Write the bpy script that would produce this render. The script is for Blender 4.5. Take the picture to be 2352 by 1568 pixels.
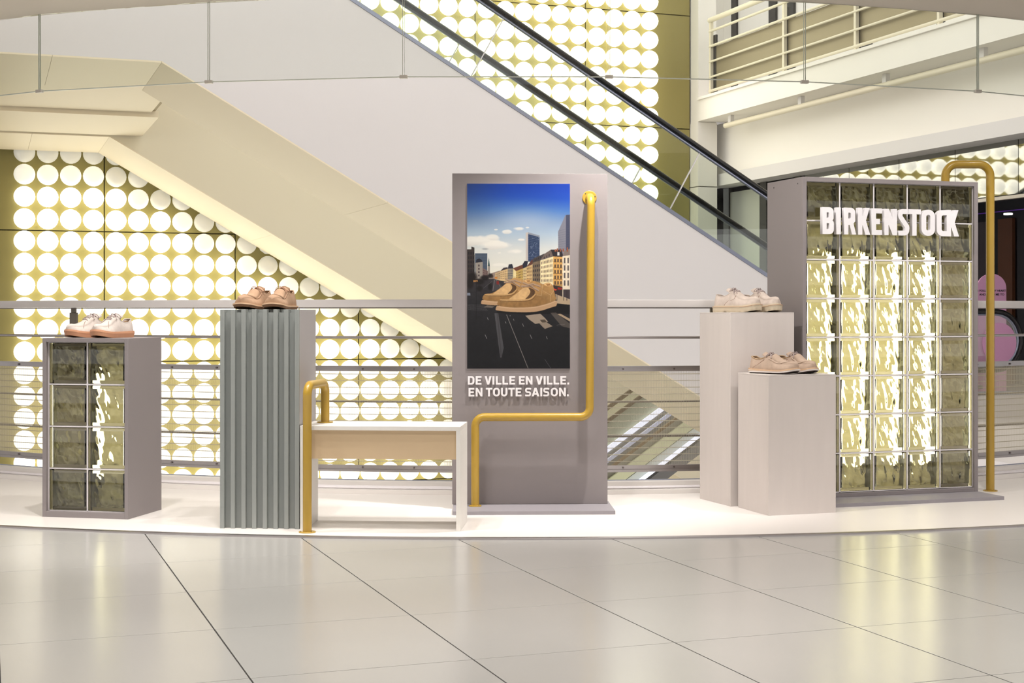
import bpy, bmesh, math, random
import numpy as np
from mathutils import Vector, Matrix, noise

for o in list(bpy.data.objects):
    bpy.data.objects.remove(o, do_unlink=True)
scene = bpy.context.scene
COL = scene.collection
PI = math.pi

# ------------------------------------------------------------------ camera, world, lights, exposure
FPX = 3357.0            # focal length in pixels of the 2352 px wide frame
HOR = 721.0             # horizon row
CH = 0.932              # camera height
cam = bpy.data.cameras.new('camera')
cam.sensor_fit = 'HORIZONTAL'
cam.sensor_width = 36.0
cam.lens = 36.0 * FPX / 2352.0
cam.shift_y = (HOR - 784.0) / 2352.0
cam.clip_end = 200
cam_o = bpy.data.objects.new('camera', cam)
COL.objects.link(cam_o)
cam_o.location = (0, 0, CH)
cam_o.rotation_euler = (PI / 2, 0, 0)
scene.camera = cam_o

vs = scene.view_settings
scene.display_settings.display_device = 'sRGB'
vs.view_transform = 'Standard'
vs.look = 'None'
vs.gamma = 1.0
vs.use_curve_mapping = False
vs.exposure = 0.0
cy = scene.cycles
cy.max_bounces = 7; cy.diffuse_bounces = 3; cy.glossy_bounces = 3; cy.transmission_bounces = 7; cy.transparent_max_bounces = 12
cy.use_adaptive_sampling = True; cy.adaptive_threshold = 0.06; cy.adaptive_min_samples = 12
cy.caustics_reflective = False; cy.caustics_refractive = True; cy.sample_clamp_indirect = 4.0; cy.blur_glossy = 0.6

world = bpy.data.worlds.new('hall_ambience')
scene.world = world
world.use_nodes = True
bgn = world.node_tree.nodes['Background']
bgn.inputs[0].default_value = (1.0, 0.972, 0.955, 1)
bgn.inputs[1].default_value = 1.4

def spot(name, loc, target, power, size=1.35, blend=0.7, radius=0.03, color=(1, 0.965, 0.925)):
    d = bpy.data.lights.new(name, 'SPOT')
    d.energy = power; d.spot_size = size; d.spot_blend = blend
    d.shadow_soft_size = radius; d.color = color
    o = bpy.data.objects.new(name, d); COL.objects.link(o)
    o.location = loc
    o.rotation_euler = (Vector(target) - Vector(loc)).to_track_quat('-Z', 'Y').to_euler()
    return o

SPOTS = [  # recessed ceiling spotlights above the display and the concourse, plus added fills
    ((0.57, 6.50, 2.69), (0.16, 6.97, 0.2), 275, 1.05, 1.0),
    ((-0.55, 6.00, 2.69), (-0.60, 6.45, 0.2), 75),
    ((-1.05, 5.75, 2.69), (-1.10, 6.40, 0.2), 68),
    ((-1.70, 5.95, 2.69), (-1.85, 6.70, 0.5), 95),
    ((-2.60, 6.30, 2.69), (-2.55, 6.85, 0.0), 70),
    ((1.05, 5.95, 2.69), (1.25, 6.90, 0.4), 30),
    ((0.15, 6.05, 2.69), (1.36, 7.30, 0.9), 105, 1.1, 0.9),  # added fill, brightens the tower's left side and the wood plinths
    ((-0.75, 5.90, 2.69), (-1.72, 6.75, 0.4), 75),  # added fill, brightens the right side of the glass block plinth
    ((2.15, 6.10, 2.69), (2.10, 7.20, 0.5), 90),
    ((2.80, 6.80, 2.69), (2.80, 7.30, 0.0), 60),
]
for a, b, p, *r in SPOTS:
    spot('ceiling_and_fill_spot', a, b, p, *r)
for (x, y) in ((-2.6, 5.0), (-0.9, 4.8), (0.9, 4.8), (2.6, 5.0), (-1.8, 3.4), (0, 3.4), (1.8, 3.4)):
    spot('ceiling_and_fill_spot', (x, y, 2.69), (x, y, 0), 138, size=1.75, blend=1.0, radius=0.08)

def area(name, loc, target, sx, sy, power, color=(1, .96, .9)):
    d = bpy.data.lights.new(name, 'AREA')
    d.shape = 'RECTANGLE'; d.size = sx; d.size_y = sy; d.energy = power; d.color = color
    o = bpy.data.objects.new(name, d); COL.objects.link(o)
    o.location = loc
    o.rotation_euler = (Vector(target) - Vector(loc)).to_track_quat('-Z', 'Y').to_euler()
    return o

# ------------------------------------------------------------------ helpers
UD = Vector((0.9407, 0.3392))      # building grid: along the globe wall
VD = Vector((-0.3392, 0.9407))     # towards the globe wall
def uv(u, v, z=0.0):
    return Vector((UD.x * u + VD.x * v, UD.y * u + VD.y * v, z))
ANG_U = math.atan2(UD.y, UD.x)

def at(x, y, t):                    # picture point at depth t, in metres
    return Vector(((x - 1176) / FPX * t, t, CH - (y - HOR) / FPX * t))

def srgb(r, g, b):
    f = lambda c: (c / 255 / 12.92) if c / 255 <= 0.04045 else ((c / 255 + 0.055) / 1.055) ** 2.4
    return (f(r), f(g), f(b), 1)

MATS = {}
def mat(name, col, rough=0.5, metal=0.0, var=0.0, scale=8.0, bump=0.0, bscale=200.0, spec=0.5, stretch=None, coat=0.0,
        emit=None, estr=0.0):
    m = bpy.data.materials.new(name); m.use_nodes = True
    nt = m.node_tree; b = nt.nodes['Principled BSDF']
    c = col if len(col) == 4 else (*col, 1)
    b.inputs['Base Color'].default_value = c
    b.inputs['Roughness'].default_value = rough
    b.inputs['Metallic'].default_value = metal
    b.inputs['Specular IOR Level'].default_value = spec
    b.inputs['Coat Weight'].default_value = coat
    if emit:
        b.inputs['Emission Color'].default_value = (*emit[:3], 1)
        b.inputs['Emission Strength'].default_value = estr
    if var or bump:
        tc = nt.nodes.new('ShaderNodeTexCoord')
        mp = nt.nodes.new('ShaderNodeMapping')
        nt.links.new(tc.outputs['Object'], mp.inputs[0])
        if stretch: mp.inputs['Scale'].default_value = stretch
    if var:
        n = nt.nodes.new('ShaderNodeTexNoise'); n.inputs['Scale'].default_value = scale
        n.inputs['Detail'].default_value = 5
        nt.links.new(mp.outputs[0], n.inputs['Vector'])
        mx = nt.nodes.new('ShaderNodeMix'); mx.data_type = 'RGBA'
        mx.inputs[6].default_value = tuple(max(0, v * (1 - var)) for v in c[:3]) + (1,)
        mx.inputs[7].default_value = tuple(min(1, v * (1 + var)) for v in c[:3]) + (1,)
        nt.links.new(n.outputs['Fac'], mx.inputs[0])
        nt.links.new(mx.outputs[2], b.inputs['Base Color'])
    if bump:
        n2 = nt.nodes.new('ShaderNodeTexNoise'); n2.inputs['Scale'].default_value = bscale
        nt.links.new(mp.outputs[0], n2.inputs['Vector'])
        bp = nt.nodes.new('ShaderNodeBump'); bp.inputs['Strength'].default_value = bump
        bp.inputs['Distance'].default_value = 0.002
        nt.links.new(n2.outputs['Fac'], bp.inputs['Height'])
        nt.links.new(bp.outputs[0], b.inputs['Normal'])
    MATS[name] = m
    return m

def glass_sheet(name, tint, refl=1.0, rough=0.0):
    """thin sheet glass: clear with a Fresnel sheen"""
    m = bpy.data.materials.new(name); m.use_nodes = True
    nt = m.node_tree; nt.nodes.clear()
    out = nt.nodes.new('ShaderNodeOutputMaterial')
    tr = nt.nodes.new('ShaderNodeBsdfTransparent'); tr.inputs[0].default_value = (*tint, 1)
    gl = nt.nodes.new('ShaderNodeBsdfGlossy'); gl.inputs['Roughness'].default_value = rough
    gl.inputs[0].default_value = (refl, refl, refl, 1)
    lw = nt.nodes.new('ShaderNodeLayerWeight'); lw.inputs[0].default_value = 0.5
    pw = nt.nodes.new('ShaderNodeMath'); pw.operation = 'POWER'; pw.inputs[1].default_value = 5.0
    fr = nt.nodes.new('ShaderNodeMath'); fr.operation = 'MULTIPLY_ADD'; fr.inputs[1].default_value = 0.955; fr.inputs[2].default_value = 0.04
    nt.links.new(lw.outputs['Facing'], pw.inputs[0]); nt.links.new(pw.outputs[0], fr.inputs[0])
    mx = nt.nodes.new('ShaderNodeMixShader')
    nt.links.new(fr.outputs[0], mx.inputs[0])
    nt.links.new(tr.outputs[0], mx.inputs[1]); nt.links.new(gl.outputs[0], mx.inputs[2])
    nt.links.new(mx.outputs[0], out.inputs[0])
    MATS[name] = m
    return m

class MB:
    """collects faces for one mesh"""
    def __init__(s): s.v = []; s.f = []; s.mi = []
    def add(s, verts, faces, mi=0):
        n = len(s.v); s.v += [tuple(p) for p in verts]
        s.f += [tuple(i + n for i in f) for f in faces]; s.mi += [mi] * len(faces)
    def box(s, x0, x1, y0, y1, z0, z1, M=None, mi=0):
        vs_ = [Vector((x, y, z)) for z in (z0, z1) for y in (y0, y1) for x in (x0, x1)]
        if M is not None: vs_ = [M @ p for p in vs_]
        s.add(vs_, [(0, 2, 3, 1), (4, 5, 7, 6), (0, 1, 5, 4), (2, 6, 7, 3), (0, 4, 6, 2), (1, 3, 7, 5)], mi)
    def prism(s, pts_a, pts_b, mi=0, cap=True):
        n = len(pts_a); faces = [(i, (i + 1) % n, n + (i + 1) % n, n + i) for i in range(n)]
        if cap: faces += [tuple(range(n))[::-1], tuple(range(n, 2 * n))]
        s.add(list(pts_a) + list(pts_b), faces, mi)
    def tube(s, path, r, n=16, mi=0, cap=True, closed=False, rs=None):
        path = [Vector(p) for p in path]
        # parallel transport frames
        tang = []
        for i in range(len(path)):
            a = path[i - 1] if i > 0 else (path[-1] if closed else path[i])
            b = path[i + 1] if i < len(path) - 1 else (path[0] if closed else path[i])
            t = (b - a); t.normalize(); tang.append(t)
        ref = Vector((0, 0, 1)) if abs(tang[0].z) < 0.9 else Vector((1, 0, 0))
        nrm = (ref - tang[0] * ref.dot(tang[0])).normalized()
        rings = []
        for i, p in enumerate(path):
            if i:
                nrm = nrm - tang[i] * nrm.dot(tang[i]); nrm.normalize()
            bi = tang[i].cross(nrm)
            rr = rs[i] if rs else r
            rings.append([p + nrm * (rr * math.cos(2 * PI * k / n)) + bi * (rr * math.sin(2 * PI * k / n)) for k in range(n)])
        verts = [p for rg in rings for p in rg]; faces = []
        m_ = len(rings)
        for i in range(m_ if closed else m_ - 1):
            j = (i + 1) % m_
            for k in range(n):
                faces.append((i * n + k, i * n + (k + 1) % n, j * n + (k + 1) % n, j * n + k))
        if cap and not closed:
            faces.append(tuple(range(n))[::-1]); faces.append(tuple((m_ - 1) * n + k for k in range(n)))
        s.add(verts, faces, mi)
    def disc(s, c, r, h, n=24, axis=Vector((0, 0, 1)), mi=0):
        axis = Vector(axis).normalized(); s.tube([Vector(c), Vector(c) + axis * h], r, n, mi)
    def build(s, name, m, parent=None, smooth=False, bevel=0.0, loc=None, auto=None, weld=False):
        me = bpy.data.meshes.new(name)
        me.from_pydata(s.v, [], s.f); me.update()
        ms = m if isinstance(m, (list, tuple)) else [m]
        for q in ms: me.materials.append(q)
        if len(ms) > 1: me.polygons.foreach_set('material_index', s.mi)
        bm = bmesh.new(); bm.from_mesh(me)
        if weld: bmesh.ops.remove_doubles(bm, verts=bm.verts, dist=1e-5)
        bmesh.ops.recalc_face_normals(bm, faces=bm.faces)
        if bevel:
            es = [e for e in bm.edges if len(e.link_faces) == 2 and e.calc_face_angle(0) > 0.6]
            bmesh.ops.bevel(bm, geom=es, offset=bevel, segments=2, profile=0.5, affect='EDGES', clamp_overlap=True)
        auto = auto or (20 if bevel else 35)
        if smooth or bevel:
            for f in bm.faces: f.smooth = True
            for e in bm.edges:
                if len(e.link_faces) == 2 and e.calc_face_angle(0) > math.radians(auto): e.smooth = False
        bm.to_mesh(me); bm.free()
        o = bpy.data.objects.new(name, me); COL.objects.link(o)
        if loc is not None: o.location = loc
        if parent is not None: o.parent = parent
        return o

def tag(o, label=None, cat=None, group=None, kind=None):
    if label: o['label'] = label
    if cat: o['category'] = cat
    if group: o['group'] = group
    if kind: o['kind'] = kind
    return o
def empty(name, loc=(0, 0, 0), rz=0.0, label=None, cat=None, group=None, kind=None):
    o = bpy.data.objects.new(name, None); COL.objects.link(o)
    o.location = loc; o.rotation_euler = (0, 0, rz); o.empty_display_size = 0.1
    return tag(o, label, cat, group, kind)
def inst(name, me, parent=None, loc=(0, 0, 0), rot=(0, 0, 0), scale=(1, 1, 1)):
    o = bpy.data.objects.new(name, me); COL.objects.link(o)
    o.location = loc; o.rotation_euler = rot; o.scale = scale
    if parent is not None: o.parent = parent
    return o
def fillet(pts, r, n=8):
    pts = [Vector(p) for p in pts]; out = [pts[0]]
    for i in range(1, len(pts) - 1):
        a, b, c = pts[i - 1], pts[i], pts[i + 1]
        d1 = (a - b).normalized(); d2 = (c - b).normalized()
        ang = d1.angle(d2); k = r / math.tan(ang / 2)
        p1 = b + d1 * k; ctr = b + (d1 + d2).normalized() * (r / math.sin(ang / 2))
        p2 = b + d2 * k
        e1 = (p1 - ctr); e2 = (p2 - ctr); tot = e1.angle(e2)
        for j in range(n + 1):
            f = j / n
            out.append(ctr + (e1 * math.sin((1 - f) * tot) + e2 * math.sin(f * tot)) / math.sin(tot))
    out.append(pts[-1]); return out

# ------------------------------------------------------------------ materials
M_tile = mat('stone_tile', srgb(177, 175, 171), 0.20, var=0.035, scale=2.2, spec=0.6)
M_grout = mat('dark_grout', srgb(62, 58, 56), 0.8)
M_plat = mat('white_platform_vinyl', srgb(232, 226, 221), 0.38, var=0.012, scale=3)
M_steel = mat('brushed_steel', srgb(172, 166, 165), 0.33, metal=1.0, var=0.05, scale=30, stretch=(1, 30, 30))
M_darksteel = mat('dark_steel', srgb(120, 112, 110), 0.4, metal=1.0)
M_grey = mat('grey_laminate', srgb(141, 133, 133), 0.55, var=0.03, scale=260, bump=0.05, bscale=600)
M_greyedge = mat('grey_laminate_edge', srgb(150, 145, 150), 0.5, var=0.02, scale=80)
M_rib = mat('grey_green_paint', srgb(150, 154, 151), 0.5, var=0.03, scale=12, stretch=(1, 1, .3))
M_ribside = mat('lit_side_grey', srgb(186, 182, 183), 0.5, var=0.03, scale=10)  # paler than the ribs: light on the side face put into the colour
M_wood = mat('limed_wood_laminate', srgb(214, 205, 200), 0.55, var=0.05, scale=7, stretch=(3, 3, .5), bump=0.04, bscale=60)
M_white = mat('white_laminate', srgb(236, 232, 226), 0.42)
M_beige = mat('beige_board', srgb(212, 186, 150), 0.6, var=0.02, scale=40)
M_yellow = mat('mustard_powder_coat', srgb(180, 145, 50), 0.33, var=0.02, scale=20, coat=0.25)
M_letter = mat('white_acrylic', srgb(240, 236, 238), 0.45)
M_joint = mat('white_spacer', srgb(232, 226, 228), 0.45)
M_inner = mat('cabinet_lining', srgb(214, 205, 180), 0.7)
M_tube = mat('lamp_tube', srgb(255, 252, 240), 0.5, emit=(1, 0.98, 0.92), estr=3.4)
M_escwhite = mat('escalator_white_panel', srgb(233, 228, 226), 0.32, var=0.012, scale=1.5)
M_soffit = mat('soffit_cream', srgb(248, 235, 206), 0.5, var=0.012, scale=2)
M_seam = mat('panel_seam', srgb(176, 160, 126), 0.7)
M_gold = mat('gold_metal_panel', srgb(150, 139, 82), 0.5, metal=0.1, var=0.03, scale=1.2)
M_goldgap = mat('panel_gap', srgb(60, 54, 24), 0.8)
M_plaster = mat('white_plaster', srgb(250, 246, 237), 0.6, var=0.008, scale=2)
M_plaster2 = mat('cool_plaster', srgb(228, 225, 222), 0.6)
M_rubber = mat('black_handrail', srgb(26, 25, 24), 0.28, var=0.2, scale=60)
M_bluestrip = mat('anodised_strip', srgb(150, 155, 172), 0.3, metal=0.7)
M_dark = mat('dark_interior', srgb(26, 22, 28), 0.5)
M_darkframe = mat('charcoal_frame', srgb(52, 50, 48), 0.45)
M_cream = mat('cream_metal', srgb(236, 228, 204), 0.5)
M_mesh = mat('metal_fabric', srgb(150, 140, 116), 0.5, metal=0.5)
M_wire = mat('steel_wire', srgb(206, 198, 178), 0.45, metal=0.45)
M_pink = mat('pink_board', srgb(206, 150, 186), 0.6)
M_glass_c = glass_sheet('curtain_glass', (0.97, 0.985, 0.97), 0.8)
M_glass_e = glass_sheet('balustrade_glass', (0.935, 0.962, 0.925), 0.8)
M_glass_s = glass_sheet('shop_glass', (0.75, 0.78, 0.76), 1.0)
# ================================================================== THE SETTING
CC = Vector((-0.03, 13.2))          # centre of the round void in this floor
def ring_pt(R, th, z, c=CC):        # th = 0 points at the camera
    return Vector((c.x + R * math.sin(th), c.y - R * math.cos(th), z))
def arc_sweep(mb, prof, th0, th1, n=96, c=CC, mi=0, closed=True, cap=True):
    """sweep a closed (R,z) profile along the arc"""
    m_ = len(prof); verts = []
    for i in range(n + 1):
        th = th0 + (th1 - th0) * i / n
        verts += [ring_pt(R, th, z, c) for R, z in prof]
    faces = []
    for i in range(n):
        for k in range(m_ if closed else m_ - 1):
            k2 = (k + 1) % m_
            faces.append((i * m_ + k, i * m_ + k2, (i + 1) * m_ + k2, (i + 1) * m_ + k))
    if closed and cap:
        faces.append(tuple(range(m_))); faces.append(tuple(n * m_ + k for k in range(m_))[::-1])
    mb.add(verts, faces, mi)

# ---- floor of large stone tiles, laid on the building grid
floor = MB()
arc_sweep(floor, [(5.60, -0.30), (24.0, -0.30), (24.0, -0.0035), (5.60, -0.0035)], -1.35, 1.35, 90)
floor = floor.build('floor', M_grout); tag(floor, kind='structure')
tm = MB(); tm.box(-0.2988, 0.2988, -0.3066, 0.3066, -0.004, 0.0)
tile0 = tm.build('tile', M_tile, floor, bevel=0.0008)
tile0.rotation_euler = (0, 0, ANG_U)
first = True; rnd = random.Random(3)
for i in range(-9, 16):
    for j in range(0, 14):
        uu = 0.036 + 0.602 * (i + 0.5); vv = 1.900 + 0.616 * (j + 0.5) - 0.0005
        p = uv(uu, vv)
        if abs(p.x) > 4.6 or p.y < 1.6: continue
        if (p.xy - CC).length < 6.75: continue
        if (p.xy - CC).length > 11.9: continue
        if first: tile0.location = p; first = False
        else: inst('tile', tile0.data, floor, p, (0, 0, ANG_U))

rf = MB()          # concourse floor on the far right, beyond the void
a = [uv(8.1, 9.5), uv(16, 9.5), uv(16, 21), uv(8.1, 21)]
rf.prism([p + Vector((0, 0, -0.32)) for p in a], [p + Vector((0, 0, -0.002)) for p in a])
tag(rf.build('floor_concourse', M_plat), kind='structure')
lf = MB()
a = [uv(-9, 7.5), uv(14, 7.5), uv(14, 21), uv(-9, 21)]
lf.prism([p + Vector((0, 0, -4.7)) for p in a], [p + Vector((0, 0, -4.5)) for p in a])
tag(lf.build('floor_lower', mat('lower_floor_stone', srgb(214, 208, 198), 0.4)), kind='structure')

plat = MB(); arc_sweep(plat, [(5.74, -0.002), (7.15, -0.002), (7.15, 0.008), (5.74, 0.008)], -1.2, 1.2, 160)
tag(plat.build('floor_platform', M_plat), kind='structure')
tr = MB(); arc_sweep(tr, [(7.1505, -0.001), (7.168, -0.001), (7.168, 0.006), (7.160, 0.0095), (7.1505, 0.0095)], -1.2, 1.2, 160)
tag(tr.build('trim_1', M_steel, smooth=True), kind='structure')
cb = MB(); arc_sweep(cb, [(5.739, -0.3), (5.739, 0.030), (5.62, 0.030), (5.62, 0.058), (5.555, 0.058), (5.555, -0.3)], -1.2, 1.2, 160)
tag(cb.build('trim_2', M_plat), kind='structure')
st = MB(); arc_sweep(st, [(5.5545, 0.02), (5.5545, 0.062), (5.546, 0.062), (5.546, 0.02)], -1.2, 1.2, 160)
tag(st.build('trim_3', M_bluestrip), kind='structure')

# ---- white cables lying on the curb
for k, (R, w, lab) in enumerate(((5.66, 0.012, 'white cable lying on the curb along the mesh guardrail, nearer the rail'),
                                 (5.695, 0.010, 'white cable lying on the curb along the mesh guardrail, nearer the display'))):
    c = MB(); pts = []
    for i in range(121):
        th = -0.75 + 1.5 * i / 120
        pts.append(ring_pt(R + w * math.sin(7 * th + 2 * k) * 0.8, th, 0.0362))
    c.tube(pts, 0.006, 8)
    tag(c.build('cable', M_joint, smooth=True), lab, 'cable')

# ================================================================== GUARDRAIL
gr = empty('guardrail', ring_pt(5.48, 0, 0.03), 0, 'steel guardrail with a wide top rail and woven wire mesh panels curving round the void', 'guardrail')
gl0 = -Vector(gr.location)
def gpart(name, mb, m, **k):
    o = mb.build(name, m, gr, **k); o.location = gl0; return o
TH = 1.10
q = MB(); arc_sweep(q, [(5.455, 0.968), (5.505, 0.968), (5.507, 0.972), (5.507, 1.005), (5.503, 1.009), (5.457, 1.009), (5.453, 1.005), (5.453, 0.972)], -TH, TH, 110)
gpart('top_rail', q, mat('satin_white_rail', srgb(244, 239, 238), 0.35), smooth=True)
q = MB(); arc_sweep(q, [(5.462, 0.962), (5.500, 0.962), (5.500, 0.9675), (5.462, 0.9675)], -TH, TH, 110)
gpart('rail_bracket_strip', q, M_darksteel)
q = MB(); q.tube([ring_pt(5.48, -TH + 2 * TH * i / 140, 0.808) for i in range(141)], 0.0075, 10)
gpart('mid_rail', q, M_steel, smooth=True)
for z in (0.467, 0.282):
    q = MB(); q.tube([ring_pt(5.468, -TH + 2 * TH * i / 110, z) for i in range(111)], 0.0058, 8)
    gpart('mesh_rail', q, M_darksteel, smooth=True)
for za, zb, lip in ((0.628, 0.654, 0.656), (0.108, 0.130, 0.096)):
    q = MB(); arc_sweep(q, [(5.476, za), (5.488, za), (5.488, zb), (5.476, zb)], -TH, TH, 110)
    zl, zh = sorted((lip, zb if lip > zb else za))
    arc_sweep(q, [(5.468, zl), (5.500, zl), (5.500, zh + 0.0005), (5.468, zh + 0.0005)], -TH, TH, 110)
    fr = gpart('mesh_frame', q, M_steel)
    sm = MB(); sm.disc((0, 0, 0), 0.005, 0.006, 10, (0, -1, 0))
    s0 = None
    for k in range(-12, 13):
        th = k * 0.0505 + 0.012
        p = ring_pt(5.488, th, (za + zb) / 2)
        if s0 is None:
            s0 = sm.build('screw', M_darksteel, fr); s0.location = p; s0.rotation_euler = (0, 0, th)
        else: inst('screw', s0.data, fr, p, (0, 0, th))
for k in range(14):
    z = 0.613 - 0.0356 * k
    q = MB(); q.tube([ring_pt(5.478, -TH + 2 * TH * i / 90, z) for i in range(91)], 0.0021, 5)
    gpart('mesh_rod', q, M_wire)
q = MB(); nW = int(2 * TH * 5.48 / 0.0047)
for i in range(nW):
    th = -TH + 2 * TH * (i + 0.5) / nW
    a = [ring_pt(5.4805 + dx, th + dy / 5.48, 0) for dx, dy in ((-.0010, 0), (0, -.00085), (.0010, 0), (0, .00085))]
    q.prism([p + Vector((0, 0, 0.125)) for p in a], [p + Vector((0, 0, 0.635)) for p in a], cap=False)
w = gpart('mesh_wires', q, M_wire); w['kind'] = 'stuff'
for X in (-4.5, -3.75, -2.50, -1.19, -0.04, 1.08, 2.28, 3.45, 4.45):
    th = math.asin((X - CC.x) / 5.46)
    q = MB(); Mx = Matrix.Translation(ring_pt(5.46, th, 0)) @ Matrix.Rotation(th, 4, 'Z')
    q.box(-0.025, 0.025, -0.006, 0.012, 0.03, 0.94, Mx); q.box(-0.016, 0.016, -0.004, 0.010, 0.94, 0.968, Mx)
    gpart('post', q, mat('post_steel', srgb(128, 120, 108), 0.45, metal=.6) if 'post_steel' not in MATS else MATS['post_steel'], bevel=0.002)

# ================================================================== GLOBE WALL (far side of the void)
WV = 17.43
wall = MB(); a = [uv(-4.3, WV + 0.02), uv(8.80, WV + 0.02), uv(8.80, WV + 0.4), uv(-4.3, WV + 0.4)]
wall.prism([p + Vector((0, 0, -4.5)) for p in a], [p + Vector((0, 0, 7.9)) for p in a])
wall = wall.build('wall_back', M_goldgap); tag(wall, kind='structure')
pm = MB(); pm.box(-0.744, 0.744, -0.0, 0.0195, -0.744, 0.744)
p0 = None
for i in range(-4, 5):
    for j in range(-4, 4):
        loc = uv(1.293 + 1.5 * (i + 0.5), WV, 1.88 + 1.5 * (j + 0.5))
        if p0 is None:
            p0 = pm.build('panel', M_gold, wall, bevel=0.003); p0.location = loc; p0.rotation_euler = (0, 0, ANG_U)
        else: inst('panel', p0.data, wall, loc, (0, 0, ANG_U))
# globes: opal domes standing off the panels
def globe_mesh(name, m, n=22, k=9, r=0.1168):
    mb = MB(); vs_, fs = [(0, -r, 0)], []
    lim = 0.5 * PI + 0.45
    for i in range(1, k + 1):
        a_ = lim * i / k
        for j in range(n):
            b_ = 2 * PI * j / n
            vs_.append((r * math.sin(a_) * math.cos(b_), -r * math.cos(a_), r * math.sin(a_) * math.sin(b_)))
    for j in range(n): fs.append((0, 1 + j, 1 + (j + 1) % n))
    for i in range(k - 1):
        for j in range(n):
            fs.append((1 + i * n + j, 1 + (i + 1) * n + j, 1 + (i + 1) * n + (j + 1) % n, 1 + i * n + (j + 1) % n))
    mb.add(vs_, fs); return mb
GL = []
for nm, e in (('lit', 1.65), ('half', 0.55), ('dim', 0.2), ('off', 0.0)):  # glow lowered beside the escalators: their shade put into the emission
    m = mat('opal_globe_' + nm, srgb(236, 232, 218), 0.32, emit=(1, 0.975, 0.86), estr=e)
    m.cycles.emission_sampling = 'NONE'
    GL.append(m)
globes = []
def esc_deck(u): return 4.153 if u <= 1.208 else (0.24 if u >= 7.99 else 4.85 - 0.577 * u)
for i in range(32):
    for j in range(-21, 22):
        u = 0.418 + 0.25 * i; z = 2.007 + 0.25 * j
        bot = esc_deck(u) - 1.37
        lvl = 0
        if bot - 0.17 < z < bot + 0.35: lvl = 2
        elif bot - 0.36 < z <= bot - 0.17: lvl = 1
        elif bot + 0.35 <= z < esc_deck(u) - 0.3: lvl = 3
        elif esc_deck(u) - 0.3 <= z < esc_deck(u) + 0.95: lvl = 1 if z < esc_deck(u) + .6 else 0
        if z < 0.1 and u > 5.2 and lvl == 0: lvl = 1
        p = uv(u, WV - 0.075, z)
        if z < -2.6: continue
        x = 1176 + FPX * p.x / p.y; y = HOR - FPX * (p.z - CH) / p.y
        inview = -25 < x < 2380 and -25 < y < 1115
        # hidden behind the escalators, or behind the white side panel
        hid = (bot + 0.1 < z < esc_deck(u) + 0.1)
        dk = CH + (esc_deck(u * 0.63) - CH) / 0.63
        r10 = 10.9 / (WV - 0.075)
        uf, zf = u * r10, CH + (z - CH) * r10          # where the sight line crosses the front escalator's side
        if esc_deck(uf) - 1.384 < zf < esc_deck(uf) - 0.05: hid = True
        uf, zf = u * 15.6 / (WV - .075), CH + (z - CH) * 15.6 / (WV - .075)
        if esc_deck(uf) - 1.384 < zf < esc_deck(uf) - 0.05: hid = True
        globes.append((0 if (inview and not hid) else 1, p.y, p, lvl))
globes.sort(key=lambda g: (g[0], g[1]))
gm = [None] * 4
rest = {}
nvis = sum(1 for g in globes if g[0] == 0)
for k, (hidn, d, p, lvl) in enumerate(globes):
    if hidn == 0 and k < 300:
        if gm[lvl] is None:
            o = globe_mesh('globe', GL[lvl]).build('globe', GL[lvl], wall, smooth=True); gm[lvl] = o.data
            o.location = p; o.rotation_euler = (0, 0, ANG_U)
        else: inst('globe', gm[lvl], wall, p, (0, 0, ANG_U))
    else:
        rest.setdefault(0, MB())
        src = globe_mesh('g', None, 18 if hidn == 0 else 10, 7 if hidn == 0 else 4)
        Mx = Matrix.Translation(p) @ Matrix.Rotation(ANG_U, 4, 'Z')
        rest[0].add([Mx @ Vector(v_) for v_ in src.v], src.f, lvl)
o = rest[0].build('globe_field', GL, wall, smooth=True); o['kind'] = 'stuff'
print('globes in view', nvis)

# ================================================================== ESCALATORS
UK, UL = 1.208, 7.99
def path_u(u0, u1):
    return [u for u in (u0, UK, UL, u1)]
def sweep_uz(mb, us, zf, v0, v1, mi=0):
    """solid strip: lower z / upper z given by zf(u) between planes v0 and v1"""
    secs = []
    for u in us:
        lo, hi = zf(u)
        secs.append([uv(u, v0, lo), uv(u, v1, lo), uv(u, v1, hi), uv(u, v0, hi)])
    verts = [p for s_ in secs for p in s_]; faces = []
    for i in range(len(secs) - 1):
        for k in range(4):
            faces.append((i * 4 + k, i * 4 + (k + 1) % 4, i * 4 + 4 + (k + 1) % 4, i * 4 + 4 + k))
    faces += [(0, 1, 2, 3), tuple(len(verts) - 4 + k for k in (3, 2, 1, 0))]
    mb.add(verts, faces, mi)

def handrail_path(v, off=0.0):
    """(u,z) centre line of the rail, with the round newel at the foot"""
    H = 0.72 + off
    pts = [(-4.2, esc_deck(-4) + H), (UK - .15, 4.153 + H)]
    pts += [(UK + .06, 4.153 + H - 0.03)]
    pts += [(UK + .35, esc_deck(UK + .35) + H), (UL - .25, esc_deck(UL - .25) + H)]
    pts += [(UL + .02, 0.24 + H + 0.055), (UL + .25, 0.24 + H)]
    r = 0.27 + off * 0.6; uc = 8.62; zc = 0.24 + H - r
    for k in range(13):
        a_ = PI / 2 - PI * k / 12
        pts.append((uc + r * math.cos(a_), zc + r * math.sin(a_)))
    pts.append((uc - 0.2, zc - r))
    return [uv(u, v, z) for u, z in pts], (uc, zc, r)

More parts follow.
